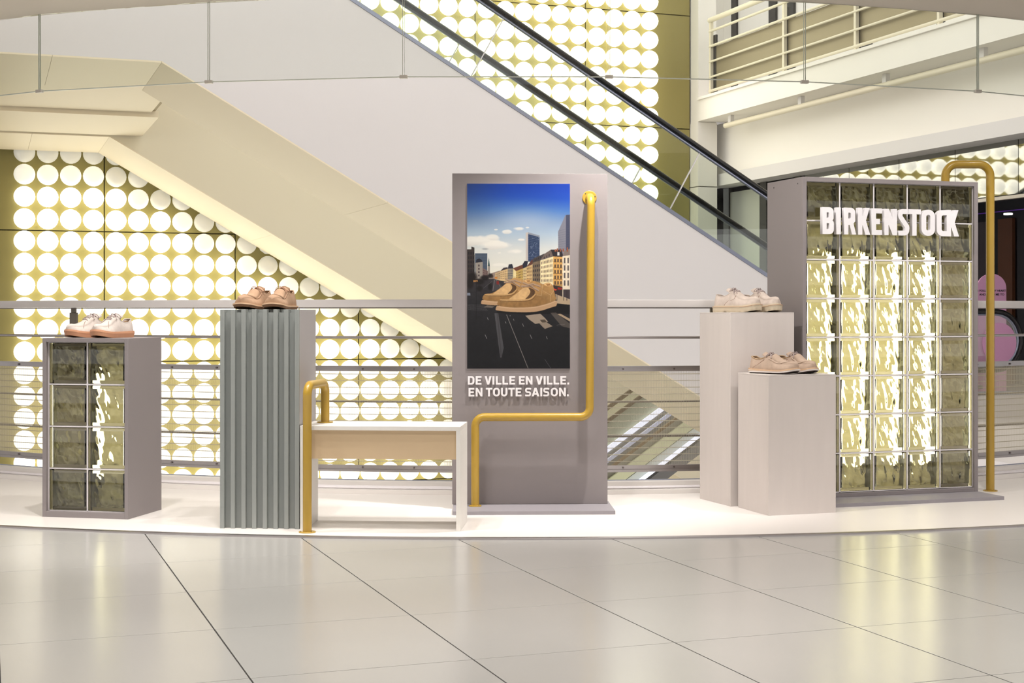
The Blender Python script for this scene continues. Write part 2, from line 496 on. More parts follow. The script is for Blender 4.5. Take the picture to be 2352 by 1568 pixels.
def escalator(v0, v1, label, side=None, rails=True):
    side = side or M_escwhite
    root = empty('escalator', uv(8.3, (v0 + v1) / 2, 0), 0, label, 'escalator')
    off = -Vector(root.location)
    def part(name, mb, m, **k):
        o = mb.build(name, m, root, **k); o.location = off; return o
    us = [-4.2, UK, UL, 9.3]
    lowz = lambda u: esc_deck(u) - 1.384
    for nm, va, vb in (('side_panel', v0, v0 + 0.03), ('side_panel', v1 - 0.03, v1)):
        q = MB(); sweep_uz(q, us, lambda u: (lowz(u), esc_deck(u) - 0.035), va, vb); part(nm, q, side)
        q = MB(); vo = va - 0.006 if va == v0 else va
        sweep_uz(q, us, lambda u: (esc_deck(u) - 0.034, esc_deck(u)), vo, vo + 0.036); part('edge_moulding', q, M_bluestrip)
    # soffit, in plates with fine seams
    cuts = [-4.2, -2.6, -1.0, 0.45, UK, 2.9, 4.6, 6.3, UL]
    for a_, b_ in zip(cuts[:-1], cuts[1:]):
        q = MB(); sweep_uz(q, [a_ + .0, b_ - .002], lambda u: (lowz(u) - 0.012, lowz(u) - 0.0002), v0 - .001, v1 + .001); part('soffit_plate', q, M_soffit)
    q = MB(); sweep_uz(q, us[:3], lambda u: (lowz(u), lowz(u) + .02), v0 + .03, v1 - .03); part('soffit_tray', q, M_seam)
    # decks beside the steps
    for va, vb in ((v0 + .03, v0 + .22), (v1 - .22, v1 - .03)):
        q = MB(); sweep_uz(q, us, lambda u: (esc_deck(u) - 0.05, esc_deck(u) - 0.012), va, vb); part('deck', q, M_steel)
    # steps
    q = MB(); nst = 17
    for k in range(nst):
        ua = UK + (UL - UK) * k / nst; ub = UK + (UL - UK) * (k + 1) / nst
        zt = esc_deck(ub) - 0.16
        a_ = [uv(ua, v0 + .22, 0), uv(ub, v0 + .22, 0), uv(ub, v1 - .22, 0), uv(ua, v1 - .22, 0)]
        q = MB(); q.prism([p + Vector((0, 0, zt - 0.3)) for p in a_], [p + Vector((0, 0, zt)) for p in a_]); part('step', q, M_darkframe)
    if not rails: return root
    for side, v in (('n', v0 + 0.13), ('f', v1 - 0.13)):
        # glass panes split by joints square to the slope
        def pane(us_lo, us_hi, zl, zh):
            q = MB(); a_ = [(us_lo[0], zl(us_lo[0])), (us_lo[1], zl(us_lo[1])), (us_hi[1], zh(us_hi[1])), (us_hi[0], zh(us_hi[0]))]
            q.prism([uv(u, v - .006, z) for u, z in a_], [uv(u, v + .006, z) for u, z in a_]); return part('glass_pane', q, M_glass_e)
        zl = lambda u: esc_deck(u) - .02; zh = lambda u: esc_deck(u) + 0.70
        tops = [UK + .30, 2.16, 3.90, 5.64, 7.38, UL + .02]
        lo = lambda u: u - 0.31
        pane((-4.2, UK - .01), (-4.2, tops[0] - .01), zl, lambda u: min(zh(u), 4.85))
        for a_, b_ in zip(tops[:-1], tops[1:]):
            pane((lo(a_), lo(b_) - .006), (a_, b_ - .006), zl, zh)
        for b_ in tops[1:5]:
            q = MB(); a_ = [(lo(b_) - .006, zl(lo(b_) - .006)), (lo(b_), zl(lo(b_))), (b_, zh(b_)), (b_ - .006, zh(b_ - .006))]
            q.prism([uv(u, v - .008, z) for u, z in a_], [uv(u, v + .008, z) for u, z in a_]); part('glass_joint', q, M_joint)
        P, (uc, zc, r) = handrail_path(v)
        q = MB(); a_ = [(UL - .29, 0.22 + .17), (8.62, 0.23), ] + [(uc + (r - .02) * math.cos(PI / 2 - PI * k / 12), zc + (r - .02) * math.sin(PI / 2 - PI * k / 12)) for k in range(12, -1, -1)] + [(UL + .03, 0.93)]
        q.prism([uv(u, v - .006, z) for u, z in a_], [uv(u, v + .006, z) for u, z in a_]); part('glass_newel', q, M_glass_e)
        pth = fillet(P[:7], 0.35, 6) + P[7:]
        q = MB(); n_ = 12
        # oval rubber rail with a metal strip under it
        for (w_, h_, dz, m_, nm) in ((0.040, 0.022, 0.0, M_rubber, 'handrail'), (0.020, 0.012, -0.030, M_bluestrip, 'rail_track')):
            q = MB(); rings = []
            for i, p in enumerate(pth):
                t_ = (pth[min(i + 1, len(pth) - 1)] - pth[max(i - 1, 0)]).normalized()
                sv = Vector((VD.x, VD.y, 0)); up = sv.cross(t_).normalized()
                if i == 0 and up.z < 0: up = -up
                if up.z < 0 and i < 6: up = -up
                elif i >= 6 and (up.dot(lastup) < 0): up = -up
                lastup = up
                rings.append([p + up * dz + sv * (w_ * math.cos(2 * PI * k / n_)) + up * (h_ * math.sin(2 * PI * k / n_)) for k in range(n_)])
            vv_ = [p for r_ in rings for p in r_]
            ff = [(i * n_ + k, i * n_ + (k + 1) % n_, (i + 1) * n_ + (k + 1) % n_, (i + 1) * n_ + k) for i in range(len(rings) - 1) for k in range(n_)]
            ff += [tuple(range(n_)), tuple((len(rings) - 1) * n_ + k for k in range(n_))]
            q.add(vv_, ff); part(nm, q, m_, smooth=True)
        if side == 'n' and v0 < 12:
            q = MB(); c_ = uv(8.655, v - 0.008, 0.668)
            q.tube([c_, c_ - Vector((VD.x, VD.y, 0)) * 0.003], 0.186, 48); st_ = part('round_sticker', q, M_pink)
            st_['label'] = 'pink round sticker'
    return root

escalator(10.85, 12.26, 'white escalator crossing in front, black handrails, running down from upper left to lower right')
escalator(15.58, 17.15, 'second white escalator behind, hard up against the globe wall', side=mat('side_cream', srgb(238, 228, 200), 0.5))

# landing slab between the two escalators (upper floor), seen from below
slab = MB()
a = [uv(-4.2, 12.30), uv(1.50, 12.30), uv(1.50, 15.54), uv(-4.2, 15.54)]
slab.prism([p + Vector((0, 0, 2.83)) for p in a], [p + Vector((0, 0, 3.95)) for p in a])
sl = slab.build('ceiling_landing', M_seam); tag(sl, kind='structure')
for va, vb, zz, ue in ((12.30, 13.98, 2.812, 1.46), (14.0, 15.54, 2.772, 1.53)):
    for ua, ub in ((-4.2, -2.205), (-2.2, -0.355), (-0.35, ue)):
        q = MB(); a = [uv(ua, va), uv(ub, va), uv(ub, vb), uv(ua, vb)]
        q.prism([p + Vector((0, 0, zz)) for p in a], [p + Vector((0, 0, 2.8295)) for p in a])
        q.build('soffit_plate', M_soffit, sl)

# ---- lower escalator seen through the mesh, climbing from the floor below towards the right
low = empty('escalator', uv(4.0, 14.2, -2.0), 0, 'lower escalator with lit skirting, seen through the mesh between poster panel and tall plinth', 'escalator')
lo_off = -Vector(low.location)
SL = 0.655
def low_ref(y, v):
    t = v / (VD.y * 1.0 - 0.3392 * ((1500 - 1176) / FPX)); u = t * (0.9407 * (324 / FPX) + 0.3392)
    z = CH - (y - HOR) / FPX * t
    return v, z - SL * (u - 6.0)
def low_strip(name, ya, va, yb, vb, m, th=0.03, u1=7.75):
    (va_, za), (vb_, zb) = low_ref(ya, va), low_ref(yb, vb)
    q = MB(); secs = []
    nv, nz = (zb - za), -(vb_ - va_)
    L_ = math.hypot(nv, nz); nv, nz = nv / L_ * th, nz / L_ * th
    for u in (-0.6, u1):
        zz = SL * (u - 6.0)
        secs.append([uv(u, va_, za + zz), uv(u, vb_, zb + zz), uv(u, vb_ - nv, zb + zz - nz), uv(u, va_ - nv, za + zz - nz)])
    q.prism(secs[0], secs[1])
    o = q.build(name, m, low); o.location = lo_off; return o
M_led = mat('led_skirt', srgb(225, 228, 250), 0.4, emit=(0.86, 0.89, 1.0), estr=0.95)
M_led2 = mat('led_skirt_dim', srgb(190, 194, 220), 0.4, emit=(0.8, 0.84, 1.0), estr=0.28)
M_greenpan = mat('pale_green_panel', srgb(200, 205, 180), 0.5)
M_creampan = mat('cream_green_panel', srgb(214, 216, 178), 0.5)
M_palepan = mat('pale_panel', srgb(206, 212, 204), 0.5)
M_bronze = mat('bronze_rail', srgb(120, 98, 66), 0.4, metal=.5)
low_strip('handrail', 856, 15.20, 866, 15.20, M_bronze)
low_strip('glass_pane', 866, 15.22, 890, 15.22, M_glass_e, 0.01)
low_strip('handrail', 886, 15.00, 895, 15.00, M_bronze)
low_strip('inner_panel', 895, 15.03, 948, 15.03, M_greenpan, 0.02)
low_strip('skirt_light', 948, 14.98, 961, 14.98, M_led)
low_strip('step_band', 961, 14.95, 976, 14.45, M_darkframe)
low_strip('skirt_light', 976, 14.40, 985, 14.40, M_led2)
low_strip('skirting', 985, 14.38, 1000, 14.0, M_darkframe)
low_strip('handrail', 998, 13.52, 1005, 13.52, M_bronze)
low_strip('outer_panel', 1005, 13.55, 1024, 13.55, mat('grey_green_panel', srgb(150, 148, 134), 0.5), 0.02)
low_strip('outer_panel', 1024, 13.50, 1053, 13.50, M_creampan, 0.03)
low_strip('outer_panel', 1055, 13.50, 1077, 13.50, M_palepan, 0.03)
low_strip('skirt_light', 1078, 13.46, 1094, 13.46, M_led)
low_strip('underside', 1094, 13.44, 1125, 13.9, M_darkframe)

# ================================================================== RIGHT SIDE: column, balcony, bulkhead, shops
def uvbox(mb, u0, u1, v0, v1, z0, z1, mi=0):
    a = [uv(u0, v0), uv(u1, v0), uv(u1, v1), uv(u0, v1)]
    mb.prism([p + Vector((0, 0, z0)) for p in a], [p + Vector((0, 0, z1)) for p in a], mi)
col = MB(); uvbox(col, 8.80, 9.08, 17.21, 17.90, 0, 2.600); col = col.build('wall_pier', M_plaster); tag(col, kind='structure')
q = MB(); uvbox(q, 8.80, 9.08, 17.21, 17.90, 2.612, 3.449); q.build('panel', M_plaster, col)
q = MB(); uvbox(q, 8.81, 9.07, 17.22, 17.89, 3.449, 7.9); q.build('panel', M_plaster, col)

fas = MB(); uvbox(fas, 8.80, 9.40, 3.5, 17.22, 3.46, 3.73)
fas = fas.build('ceiling_balcony', M_plaster); tag(fas, kind='structure')
q = MB(); uvbox(q, 8.77, 9.0, 3.5, 17.19, 3.731, 3.765); q.build('edge_cap', M_plaster, fas)
q = MB(); uvbox(q, 9.0, 14, 3.5, 20, 3.60, 3.732); q.build('slab', M_plaster2, fas)
bh = MB(); uvbox(bh, 9.20, 9.40, 3.5, 17.75, 2.78, 3.459)
bh = bh.build('wall_bulkhead', M_plaster); tag(bh, kind='structure')
q = MB(); uvbox(q, 9.12, 9.42, 3.5, 17.55, 2.625, 2.779); q.build('bulkhead_band', M_plaster2, bh)
q = MB(); uvbox(q, 9.401, 14, 3.5, 20, 2.66, 2.78); q.build('shop_ceiling', M_plaster2, bh)

# pipe hung below the balcony edge
pp = empty('sprinkler_pipe', uv(8.95, 12, 3.35), 0, 'cream pipe hung on brackets under the upper balcony edge', 'pipe'); po = -Vector(pp.location)
q = MB(); q.tube([uv(8.93, 16.7, 3.345), uv(8.93, 4.0, 3.345)], 0.034, 16); q.build('pipe', M_cream, pp, smooth=True).location = po
for v in (16.55, 14.85, 13.15, 11.55, 9.95, 8.3, 6.6):
    q = MB(); uvbox(q, 8.905, 8.955, v - .035, v + .035, 3.37, 3.4595); q.build('bracket', M_plaster2, pp).location = po

# upper balcony railing
rl = empty('balcony_railing', uv(8.86, 12, 3.765), 0, 'cream railing with horizontal bars and mesh infill on the upper balcony', 'railing'); ro = -Vector(rl.location)
for z, r in ((4.745, 0.034), (4.60, 0.017), (4.405, 0.017), (4.205, 0.014), (4.005, 0.014), (3.825, 0.019)):
    q = MB(); q.tube([uv(8.86, 17.0, z), uv(8.86, 4.0, z)], r, 12); q.build('rail', M_cream, rl, smooth=True).location = ro
for v in (16.98, 15.13, 13.62, 12.15, 10.7, 9.2, 7.7, 6.2):
    q = MB(); uvbox(q, 8.853, 8.895, v - .02, v + .02, 3.765, 4.72); q.build('post', M_cream, rl).location = ro
pv = [16.95, 15.16, 13.65, 12.18, 10.73, 9.2, 7.7, 6.2]
for a_, b_ in zip(pv[:-1], pv[1:]):
    q = MB(); uvbox(q, 8.905, 8.915, b_ + .03, a_ - .05, 3.86, 4.40); q.build('mesh_panel', M_mesh, rl).location = ro
    q = MB(); uvbox(q, 8.90, 8.925, a_ - .05, a_ + .06, 3.80, 4.55); q.build('mesh_post', M_darkframe, rl).location = ro

# upper shop front behind the railing
uw = MB(); uvbox(uw, 11.2, 11.35, 3.5, 21, 3.735, 7.9); uw = uw.build('wall_upper', M_plaster); tag(uw, kind='structure')
for v, w_ in ((20.6, .16), (19.4, .20), (18.9, .25), (16.9, .2), (14.6, .2), (12.4, .2)):
    q = MB(); uvbox(q, 11.16, 11.199, v - w_ / 2, v + w_ / 2, 3.735, 7.5); q.build('frame', M_darkframe, uw)
ue = MB(); uvbox(ue, 9.08, 11.2, 21, 21.15, 3.735, 7.9); tag(ue.build('wall_upper_end', M_plaster), kind='structure')

# transom band of mirror-bright panels over the shop fronts
M_mirror = mat('polished_transom', srgb(158, 158, 155), 0.025, metal=1.0)
ts = MB(); uvbox(ts, 9.43, 9.46, 6.0, 15.6, 2.09, 2.63); ts = ts.build('trim_4', M_darkframe); tag(ts, kind='structure')
vv = 15.58
while vv > 6.5:
    q = MB(); uvbox(q, 9.415, 9.4295, vv - 0.975, vv, 2.10, 2.6245); q.build('panel', M_mirror, ts); vv -= 0.983
q = MB(); uvbox(q, 9.40, 9.47, 6.0, 15.6, 2.055, 2.089); q.build('edge_strip', M_steel, ts)

# dark shop interior
shop = MB()
uvbox(shop, 13.0, 13.1, 6.0, 19.5, 0, 2.66); uvbox(shop, 9.5, 13.0, 19.4, 19.5, 0, 2.66)
shop = shop.build('wall_shop', M_dark); tag(shop, kind='structure')
q = MB(); uvbox(q, 9.5, 13.0, 6.0, 19.4, 2.655, 2.6595); q.build('dark_ceiling', M_dark, shop)
q = MB(); uvbox(q, 12.95, 12.999, 16.15, 16.45, 0, 2.22); q.build('timber_panel', mat('brown_board', srgb(120, 74, 48), 0.6), shop)
q = MB(); uvbox(q, 12.95, 12.999, 16.62, 17.05, 1.25, 2.2); q.build('wall_board', mat('grey_board', srgb(90, 80, 84), 0.6), shop)
q = MB(); uvbox(q, 12.9, 12.92, 9.0, 17.9, 2.31, 2.322); q.build('neon_line', mat('violet_neon', (0.2, 0.05, .5), 0.4, emit=(0.35, 0.12, 1.0), estr=0.05), shop)
for (u, v) in ((12.3, 15.42), (12.3, 14.4), (12.3, 13.4)):
    q = MB(); q.disc(uv(u, v, 2.20), 0.055, 0.02, 20); q.build('downlight', mat('shop_lamp', (1, 1, 1), .5, emit=(1, .97, .92), estr=4), shop)
# far shop front next to the pier
sf = MB(); uvbox(sf, 9.43, 9.46, 15.62, 17.6, 0.0, 0.60); sf = sf.build('wall_shopfront', M_darkframe); tag(sf, kind='structure')
for va, vb in ((17.45, 17.6), (16.45, 16.62), (15.62, 15.75)):
    q = MB(); uvbox(q, 9.38, 9.46, va, vb, 0.0, 2.622); q.build('frame', M_darkframe, sf)
q = MB(); uvbox(q, 9.40, 9.43, 16.63, 17.44, 1.30, 2.56); q.build('wall_board', mat('sage_white_board', srgb(196, 198, 186), 0.6), sf)
q = MB(); uvbox(q, 9.40, 9.43, 16.63, 17.44, 0.62, 1.24); q.build('wall_board', MATS['sage_white_board'], sf)
q = MB(); uvbox(q, 9.40, 9.43, 15.76, 16.44, 0.70, 1.22); q.build('wall_board', mat('sage_grey_board', srgb(120, 128, 116), 0.6), sf)
q = MB(); uvbox(q, 9.41, 9.42, 15.76, 16.44, 1.24, 2.60); q.build('glass_pane', M_glass_s, sf)
q = MB(); uvbox(q, 9.9, 9.95, 15.9, 16.5, 1.75, 2.5); q.build('screen', mat('dim_screen', srgb(70, 76, 66), .4), sf)

# pink arch sign standing on the far concourse
sg = empty('arch_sign', at(2278, 950, 14.6) * 1.0, 0, 'pink round-topped sign standing by the dark shop, behind the yellow arch pipe', 'sign')
sg.location.z = 0.0
hw = 0.145; pts = [(-hw, 0.0), (hw, 0.0)] + [(hw * math.cos(PI * k / 20), 1.19 + hw * math.sin(PI * k / 20)) for k in range(21)]
q = MB(); q.prism([Vector((x, 0, z)) for x, z in pts], [Vector((x, .03, z)) for x, z in pts]); q.build('board', M_pink, sg)

# ================================================================== CEILING + GLASS SMOKE CURTAIN
C2 = Vector((-0.02, 15.38)); R2 = 7.27
ce = MB(); arc_sweep(ce, [(R2, 2.700), (R2 + .5, 2.700), (R2 + .5, 2.715), (22, 2.715), (22, 3.4), (R2, 3.4)], -1.15, 1.15, 110, c=C2)
tag(ce.build('ceiling', mat('ceiling_paint', srgb(250, 240, 228), 0.7)), kind='structure')
jp = [(-520, 250, 9.45), (81, 206, 8.591), (475, 185, 8.255), (928, 176, 8.118), (1397, 177, 8.133), (1838, 190, 8.332), (2222, 213, 8.71), (2700, 245, 9.3)]
J = []
for x, y, t in jp:
    p = at(x, y, t); th = math.atan2(p.x - C2.x, C2.y - p.y); J.append(ring_pt(R2 + 0.03, th, 2.249, C2))
sc = empty('glass_smoke_curtain', (J[3] + J[4]) / 2, 0, 'frameless glass smoke curtain hanging from the ceiling edge across the top', 'smoke curtain'); so = -Vector(sc.location)
M_gedge = mat('glass_edge', srgb(226, 232, 222), 0.3)
for k in range(len(J) - 1):
    a_, b_ = J[k], J[k + 1]; d = (b_ - a_).normalized(); n_ = Vector((d.y, -d.x, 0)) * 0.004
    A = a_ + d * 0.006; B = b_ - d * 0.006
    q = MB(); q.prism([A - n_, B - n_, B + n_, A + n_], [p + Vector((0, 0, 0.45)) for p in (A - n_, B - n_, B + n_, A + n_)])
    pn = q.build('pane', M_glass_c, sc); pn.location = so
    q = MB(); q.prism([p + Vector((0, 0, -.0055)) for p in (A - n_, B - n_, B + n_, A + n_)], [p + Vector((0, 0, -.0003)) for p in (A - n_, B - n_, B + n_, A + n_)])
    e = q.build('polished_edge', M_gedge, pn)
    for (P_, s_) in ((A, 1), (B, -1)):
        q = MB(); P2 = P_ - d * (0.0018 * s_)
        q.prism([P_ - n_, P2 - n_, P2 + n_, P_ + n_], [p + Vector((0, 0, 0.45)) for p in (P_ - n_, P2 - n_, P2 + n_, P_ + n_)])
        q.build('polished_edge', mat('glass_edge_green', srgb(196, 202, 188), 0.3) if 'glass_edge_green' not in MATS else MATS['glass_edge_green'], pn)
for k in range(1, len(J) - 1):
    d = (J[k + 1] - J[k - 1]).normalized(); n_ = Vector((d.y, -d.x, 0))
    q = MB(); Mx = Matrix.Translation(J[k]) @ Matrix.Rotation(math.atan2(d.y, d.x), 4, 'Z')
    q.box(-.022, .022, -.012, .012, -.012, .006, Mx); q.build('clip', mat('clear_clip', srgb(226, 220, 210), .3) if 'clear_clip' not in MATS else MATS['clear_clip'], sc, bevel=.002).location = so
# ================================================================== GLASS BLOCKS
def block_material():
    m = bpy.data.materials.new('olive_block_glass'); m.use_nodes = True
    b = m.node_tree.nodes['Principled BSDF']
    b.inputs['Base Color'].default_value = (0.94, 0.915, 0.68, 1)
    b.inputs['Transmission Weight'].default_value = 1.0
    b.inputs['Roughness'].default_value = 0.0
    b.inputs['IOR'].default_value = 1.5
    return m
M_block = block_material()
PITCH = 0.192
def block_mesh(seed):
    """hollow pressed-glass block: outer shell with soft edges, wavy cavity inside"""
    W, D = 0.0925, 0.038          # half width, half depth
    bm = bmesh.new()
    bmesh.ops.create_cube(bm, size=1.0)
    bmesh.ops.scale(bm, vec=(2 * W, 2 * D, 2 * W), verts=bm.verts)
    bmesh.ops.bevel(bm, geom=list(bm.edges), offset=0.006, segments=3, profile=0.5, affect='EDGES')
    # cavity
    n = 28; w, d = 0.0765, 0.0280
    off = Vector((seed * 3.7, seed * 1.3, 0))
    def disp(x, z, s):
        e = min(1.0, (w - abs(x)) / 0.012) * min(1.0, (w - abs(z)) / 0.012)
        p = Vector((x * 38 + z * 9, z * 17, s * 5.0)) + off
        k = noise.noise(p) + 0.5 * noise.noise(p * 2.1 + Vector((3, 1, 7)))
        return 0.0052 * k * max(0, e)
    grids = []
    for s in (-1, 1):
        g = [[bm.verts.new((-w + 2 * w * i / n, s * d + disp(-w + 2 * w * i / n, -w + 2 * w * j / n, s), -w + 2 * w * j / n)) for j in range(n + 1)] for i in range(n + 1)]
        for i in range(n):
            for j in range(n):
                q = (g[i][j], g[i + 1][j], g[i + 1][j + 1], g[i][j + 1])
                bm.faces.new(q[::-1] if s < 0 else q)
        grids.append(g)
    a, b = grids
    cavset = set(v for g in grids for r in g for v in r)
    def wall_(la, lb):
        for k in range(n): bm.faces.new((la[k], la[k + 1], lb[k + 1], lb[k]))
    wall_([a[i][0] for i in range(n + 1)], [b[i][0] for i in range(n + 1)])
    wall_([b[i][n] for i in range(n + 1)], [a[i][n] for i in range(n + 1)])
    wall_([b[0][j] for j in range(n + 1)], [a[0][j] for j in range(n + 1)])
    wall_([a[n][j] for j in range(n + 1)], [b[n][j] for j in range(n + 1)])
    # outer shell faces point out, cavity faces point into the cavity
    cav = [f for f in bm.faces if all(v in cavset for v in f.verts)]
    shell = [f for f in bm.faces if f not in set(cav)]
    bmesh.ops.recalc_face_normals(bm, faces=shell); bmesh.ops.recalc_face_normals(bm, faces=cav); bmesh.ops.reverse_faces(bm, faces=cav)
    for f in bm.faces: f.smooth = True
    for e in bm.edges:
        if len(e.link_faces) == 2 and e.calc_face_angle(0) > math.radians(50): e.smooth = False
    me = bpy.data.meshes.new('glass_block'); bm.to_mesh(me); bm.free()
    me.materials.append(M_block)
    return me
BLOCKS = [block_mesh(k) for k in range(3)]
def block_grid(root, x0, y0, z0, cols, rows, rng):
    """blocks standing behind y0 with white spacers between them"""
    for i in range(cols):
        for j in range(rows):
            k = rng.randrange(3)
            inst('glass_block', BLOCKS[k], root, (x0 + PITCH * (i + .5), y0 + 0.040, z0 + PITCH * (j + .5)))
    W, H = cols * PITCH, rows * PITCH
    for i in range(cols + 1):
        q = MB(); x = x0 + PITCH * i; e = 0.0032 if 0 < i < cols else 0.0022
        q.box(x - e, x + e, y0 + 0.004, y0 + 0.07, z0, z0 + H); q.build('spacer', M_joint, root)
    for j in range(rows + 1):
        for i in range(cols):
            q = MB(); z = z0 + PITCH * j; e = 0.0030 if 0 < j < rows else 0.0020
            q.box(x0 + PITCH * i + .0033, x0 + PITCH * (i + 1) - .0033, y0 + 0.004, y0 + 0.07, z - e, z + e); q.build('spacer', M_joint, root)

def lamp_tube(root, x, y, z0, z1, r=0.020):
    q = MB(); q.tube([(x, y, z0), (x, y, z1)], r, 14); t = q.build('light_tube', M_tube, root, smooth=True)
    for zz, d in ((z0, -0.025), (z1, 0.025)):
        c = MB(); c.tube([(x, y, zz), (x, y, zz + d)], r + .003, 14); c.build('lamp_cap', M_joint, t, smooth=True)
    return t

PZ = 0.008            # top of the platform
# ---- left plinth with eight glass blocks
lp = empty('glass_block_plinth', (-1.935, 6.622, PZ), math.radians(-12), 'grey plinth with eight olive glass blocks, sneakers on top', 'plinth')
W, D, H = 0.424, 0.34, 0.815
T = 0.0185
for nm, b in (('side_board', (-W / 2, -W / 2 + T, 0, D, 0, H)), ('side_board', (W / 2 - T, W / 2, 0, D, 0, H)),
              ('top_board', (-W / 2 + T, W / 2 - T, 0, D, H - T, H)), ('bottom_board', (-W / 2 + T, W / 2 - T, 0, D, 0, T + .008)),
              ('back_board', (-W / 2 + T, W / 2 - T, D - .012, D, T + .008, H - T))):
    q = MB(); q.box(*b); q.build(nm, M_grey if nm != 'back_board' else M_inner, lp, bevel=0.0012)
block_grid(lp, -0.192, 0.018, T + 0.0085 + 0.001, 2, 4, random.Random(4))
lamp_tube(lp, -0.030, 0.20, 0.15, 0.66, 0.023)

# ---- ribbed column
rc = empty('ribbed_column', (-1.260, 6.305, PZ), math.radians(-4.1), 'tall grey-green column with vertical ribs, tan shoes on top', 'plinth')
W, D, H = 0.346, 0.35, 0.944
q = MB(); q.box(0.004, W - 0.018, 0.050, D, 0, H); q.build('core', M_rib, rc)
q = MB(); q.box(W - 0.0178, W, 0.012, D, 0, H); q.build('side_board', M_ribside, rc, bevel=.001)
nr = 8; rw = 0.0185; gp = (W - rw) / (nr - 1)
for k in range(nr):
    q = MB(); q.box(k * gp, k * gp + rw, 0, 0.0495, 0, H); x1 = k * gp + rw
    if k == nr - 1: q = MB(); q.box(W - rw, W, 0, 0.0115, 0, H)
    q.build('rib', M_rib, rc, bevel=.001)
    if k < nr - 1:
        q = MB(); q.box(k * gp + rw + .0003, (k + 1) * gp - .0003, 0.022, 0.032, 0, H - 0.013); q.build('groove_board', M_rib, rc)

# ---- bench
bn = empty('bench', (-0.22, 6.216, PZ), math.radians(-4), 'white bench with a beige front board between column and poster panel', 'bench')
T = 0.018; H = 0.445; L = 0.69; D = 0.295
q = MB(); q.box(-L, 0, 0, D, H - T, H); q.build('seat', M_white, bn, bevel=.001)
for xa in (-L, -T):
    q = MB(); q.box(xa, xa + T, 0, D, 0, H - T); q.build('leg', M_white, bn, bevel=.001)
q = MB(); q.box(-L + T, -T, 0.012, 0.028, H - T - 0.123, H - T); q.build('front_board', M_beige, bn)

# ---- yellow pipes
def pipe(name, label, pts, r, rad, flanges):
    o = empty(name, pts[0], 0, label, 'pipe'); off = -Vector(o.location)
    q = MB(); q.tube(fillet(pts, rad, 10), r, 24); q.build('tube', M_yellow, o, smooth=True).location = off
    for c, ax, fr in flanges:
        q = MB(); ax = Vector(ax); c = Vector(c)
        q.tube([c, c + ax * .003, c + ax * 0.0045], fr, 32, rs=[fr, fr, fr - .002]); f = q.build('flange', M_yellow, o, smooth=True); f.location = off
        sd = ax.orthogonal().normalized()
        for k in range(3):
            d = Matrix.Rotation(k * 2 * PI / 3 + .5, 3, ax) @ sd
            s_ = MB(); s_.disc(c + d * (r + (fr - r) * .55) + ax * .0046, 0.0028, 0.0012, 10, ax); s_.build('screw', M_darksteel, f)
    return o
pipe('bent_pipe', 'short mustard yellow pipe rising from the floor and hooking onto the bench',
     [(-0.867, 6.19, PZ), (-0.867, 6.19, 0.629), (-0.826, 6.458, 0.629), (-0.826, 6.458, 0.4545)], 0.0190, 0.045,
     [((-0.867, 6.19, PZ), (0, 0, 1), 0.036), ((-0.826, 6.458, 0.4535), (0, 0, 1), 0.036)])
PANEL = (0.086, 6.975, PZ); PR = math.radians(1.6)
MP = Matrix.Translation(PANEL) @ Matrix.Rotation(PR, 4, 'Z')
def pl(x, y, z): return MP @ Vector((x, y, z - PZ))
BT = PZ + 0.0175
pipe('bent_pipe', 'tall mustard yellow arch pipe from the tower top down to the floor',
     [(2.500, 7.64, PZ), (2.500, 7.64, 1.714), (2.265, 7.64, 1.714), (2.265, 7.64, 1.607)], 0.0215, 0.062,
     [((2.500, 7.64, PZ), (0, 0, 1), 0.037), ((2.265, 7.64, 1.6065), (0, 0, 1), 0.037)])

# ---- glyphs
def rpoly(pts, n=7):
    out = []
    m_ = len(pts)
    for i, p in enumerate(pts):
        r = p[2] if len(p) > 2 else 0
        b = Vector((p[0], p[1]))
        if r <= 0: out.append(b); continue
        a = Vector(pts[i - 1][:2]); c = Vector(pts[(i + 1) % m_][:2])
        d1 = (a - b).normalized(); d2 = (c - b).normalized(); ang = d1.angle(d2)
        k = r / math.tan(ang / 2); ctr = b + (d1 + d2).normalized() * (r / math.sin(ang / 2))
        e1 = b + d1 * k - ctr; e2 = b + d2 * k - ctr; tot = e1.angle(e2)
        for j in range(n + 1):
            f = j / n; out.append(ctr + (e1 * math.sin((1 - f) * tot) + e2 * math.sin(f * tot)) / math.sin(tot))
    return out
def stroke(pts, w):
    P = [Vector((p.x, p.y)) for p in pts]; L_, R_ = [], []
    for i, p in enumerate(P):
        t = (P[min(i + 1, len(P) - 1)] - P[max(i - 1, 0)]).normalized(); n_ = Vector((-t.y, t.x)) * (w / 2)
        L_.append(p + n_); R_.append(p - n_)
    return L_ + R_[::-1]
def fil2(pts, r):
    return [Vector((p.x, p.y)) for p in fillet([Vector((a, b, 0)) for a, b in pts], r, 8)]
def glyph_mesh(name, outs, sx, sy, depth, m):
    """flat outlines (first = outer, others = holes) -> bevelled solid letter, front at y=-depth"""
    cu = bpy.data.curves.new(name, 'CURVE'); cu.dimensions = '2D'; cu.fill_mode = 'BOTH'
    for o in outs:
        sp = cu.splines.new('POLY'); sp.points.add(len(o) - 1)
        for i, p in enumerate(o): sp.points[i].co = (p[0] * sx, p[1] * sy, 0, 1)
        sp.use_cyclic_u = True
    cu.extrude = depth / 2
    tmp = bpy.data.objects.new('tmp', cu); COL.objects.link(tmp)
    me = bpy.data.meshes.new_from_object(tmp.evaluated_get(bpy.context.evaluated_depsgraph_get()))
    bpy.data.objects.remove(tmp); bpy.data.curves.remove(cu)
    me.transform(Matrix.Translation((0, -depth / 2, 0)) @ Matrix.Rotation(PI / 2, 4, 'X'))
    me.name = name; me.materials.clear(); me.materials.append(m)
    return me
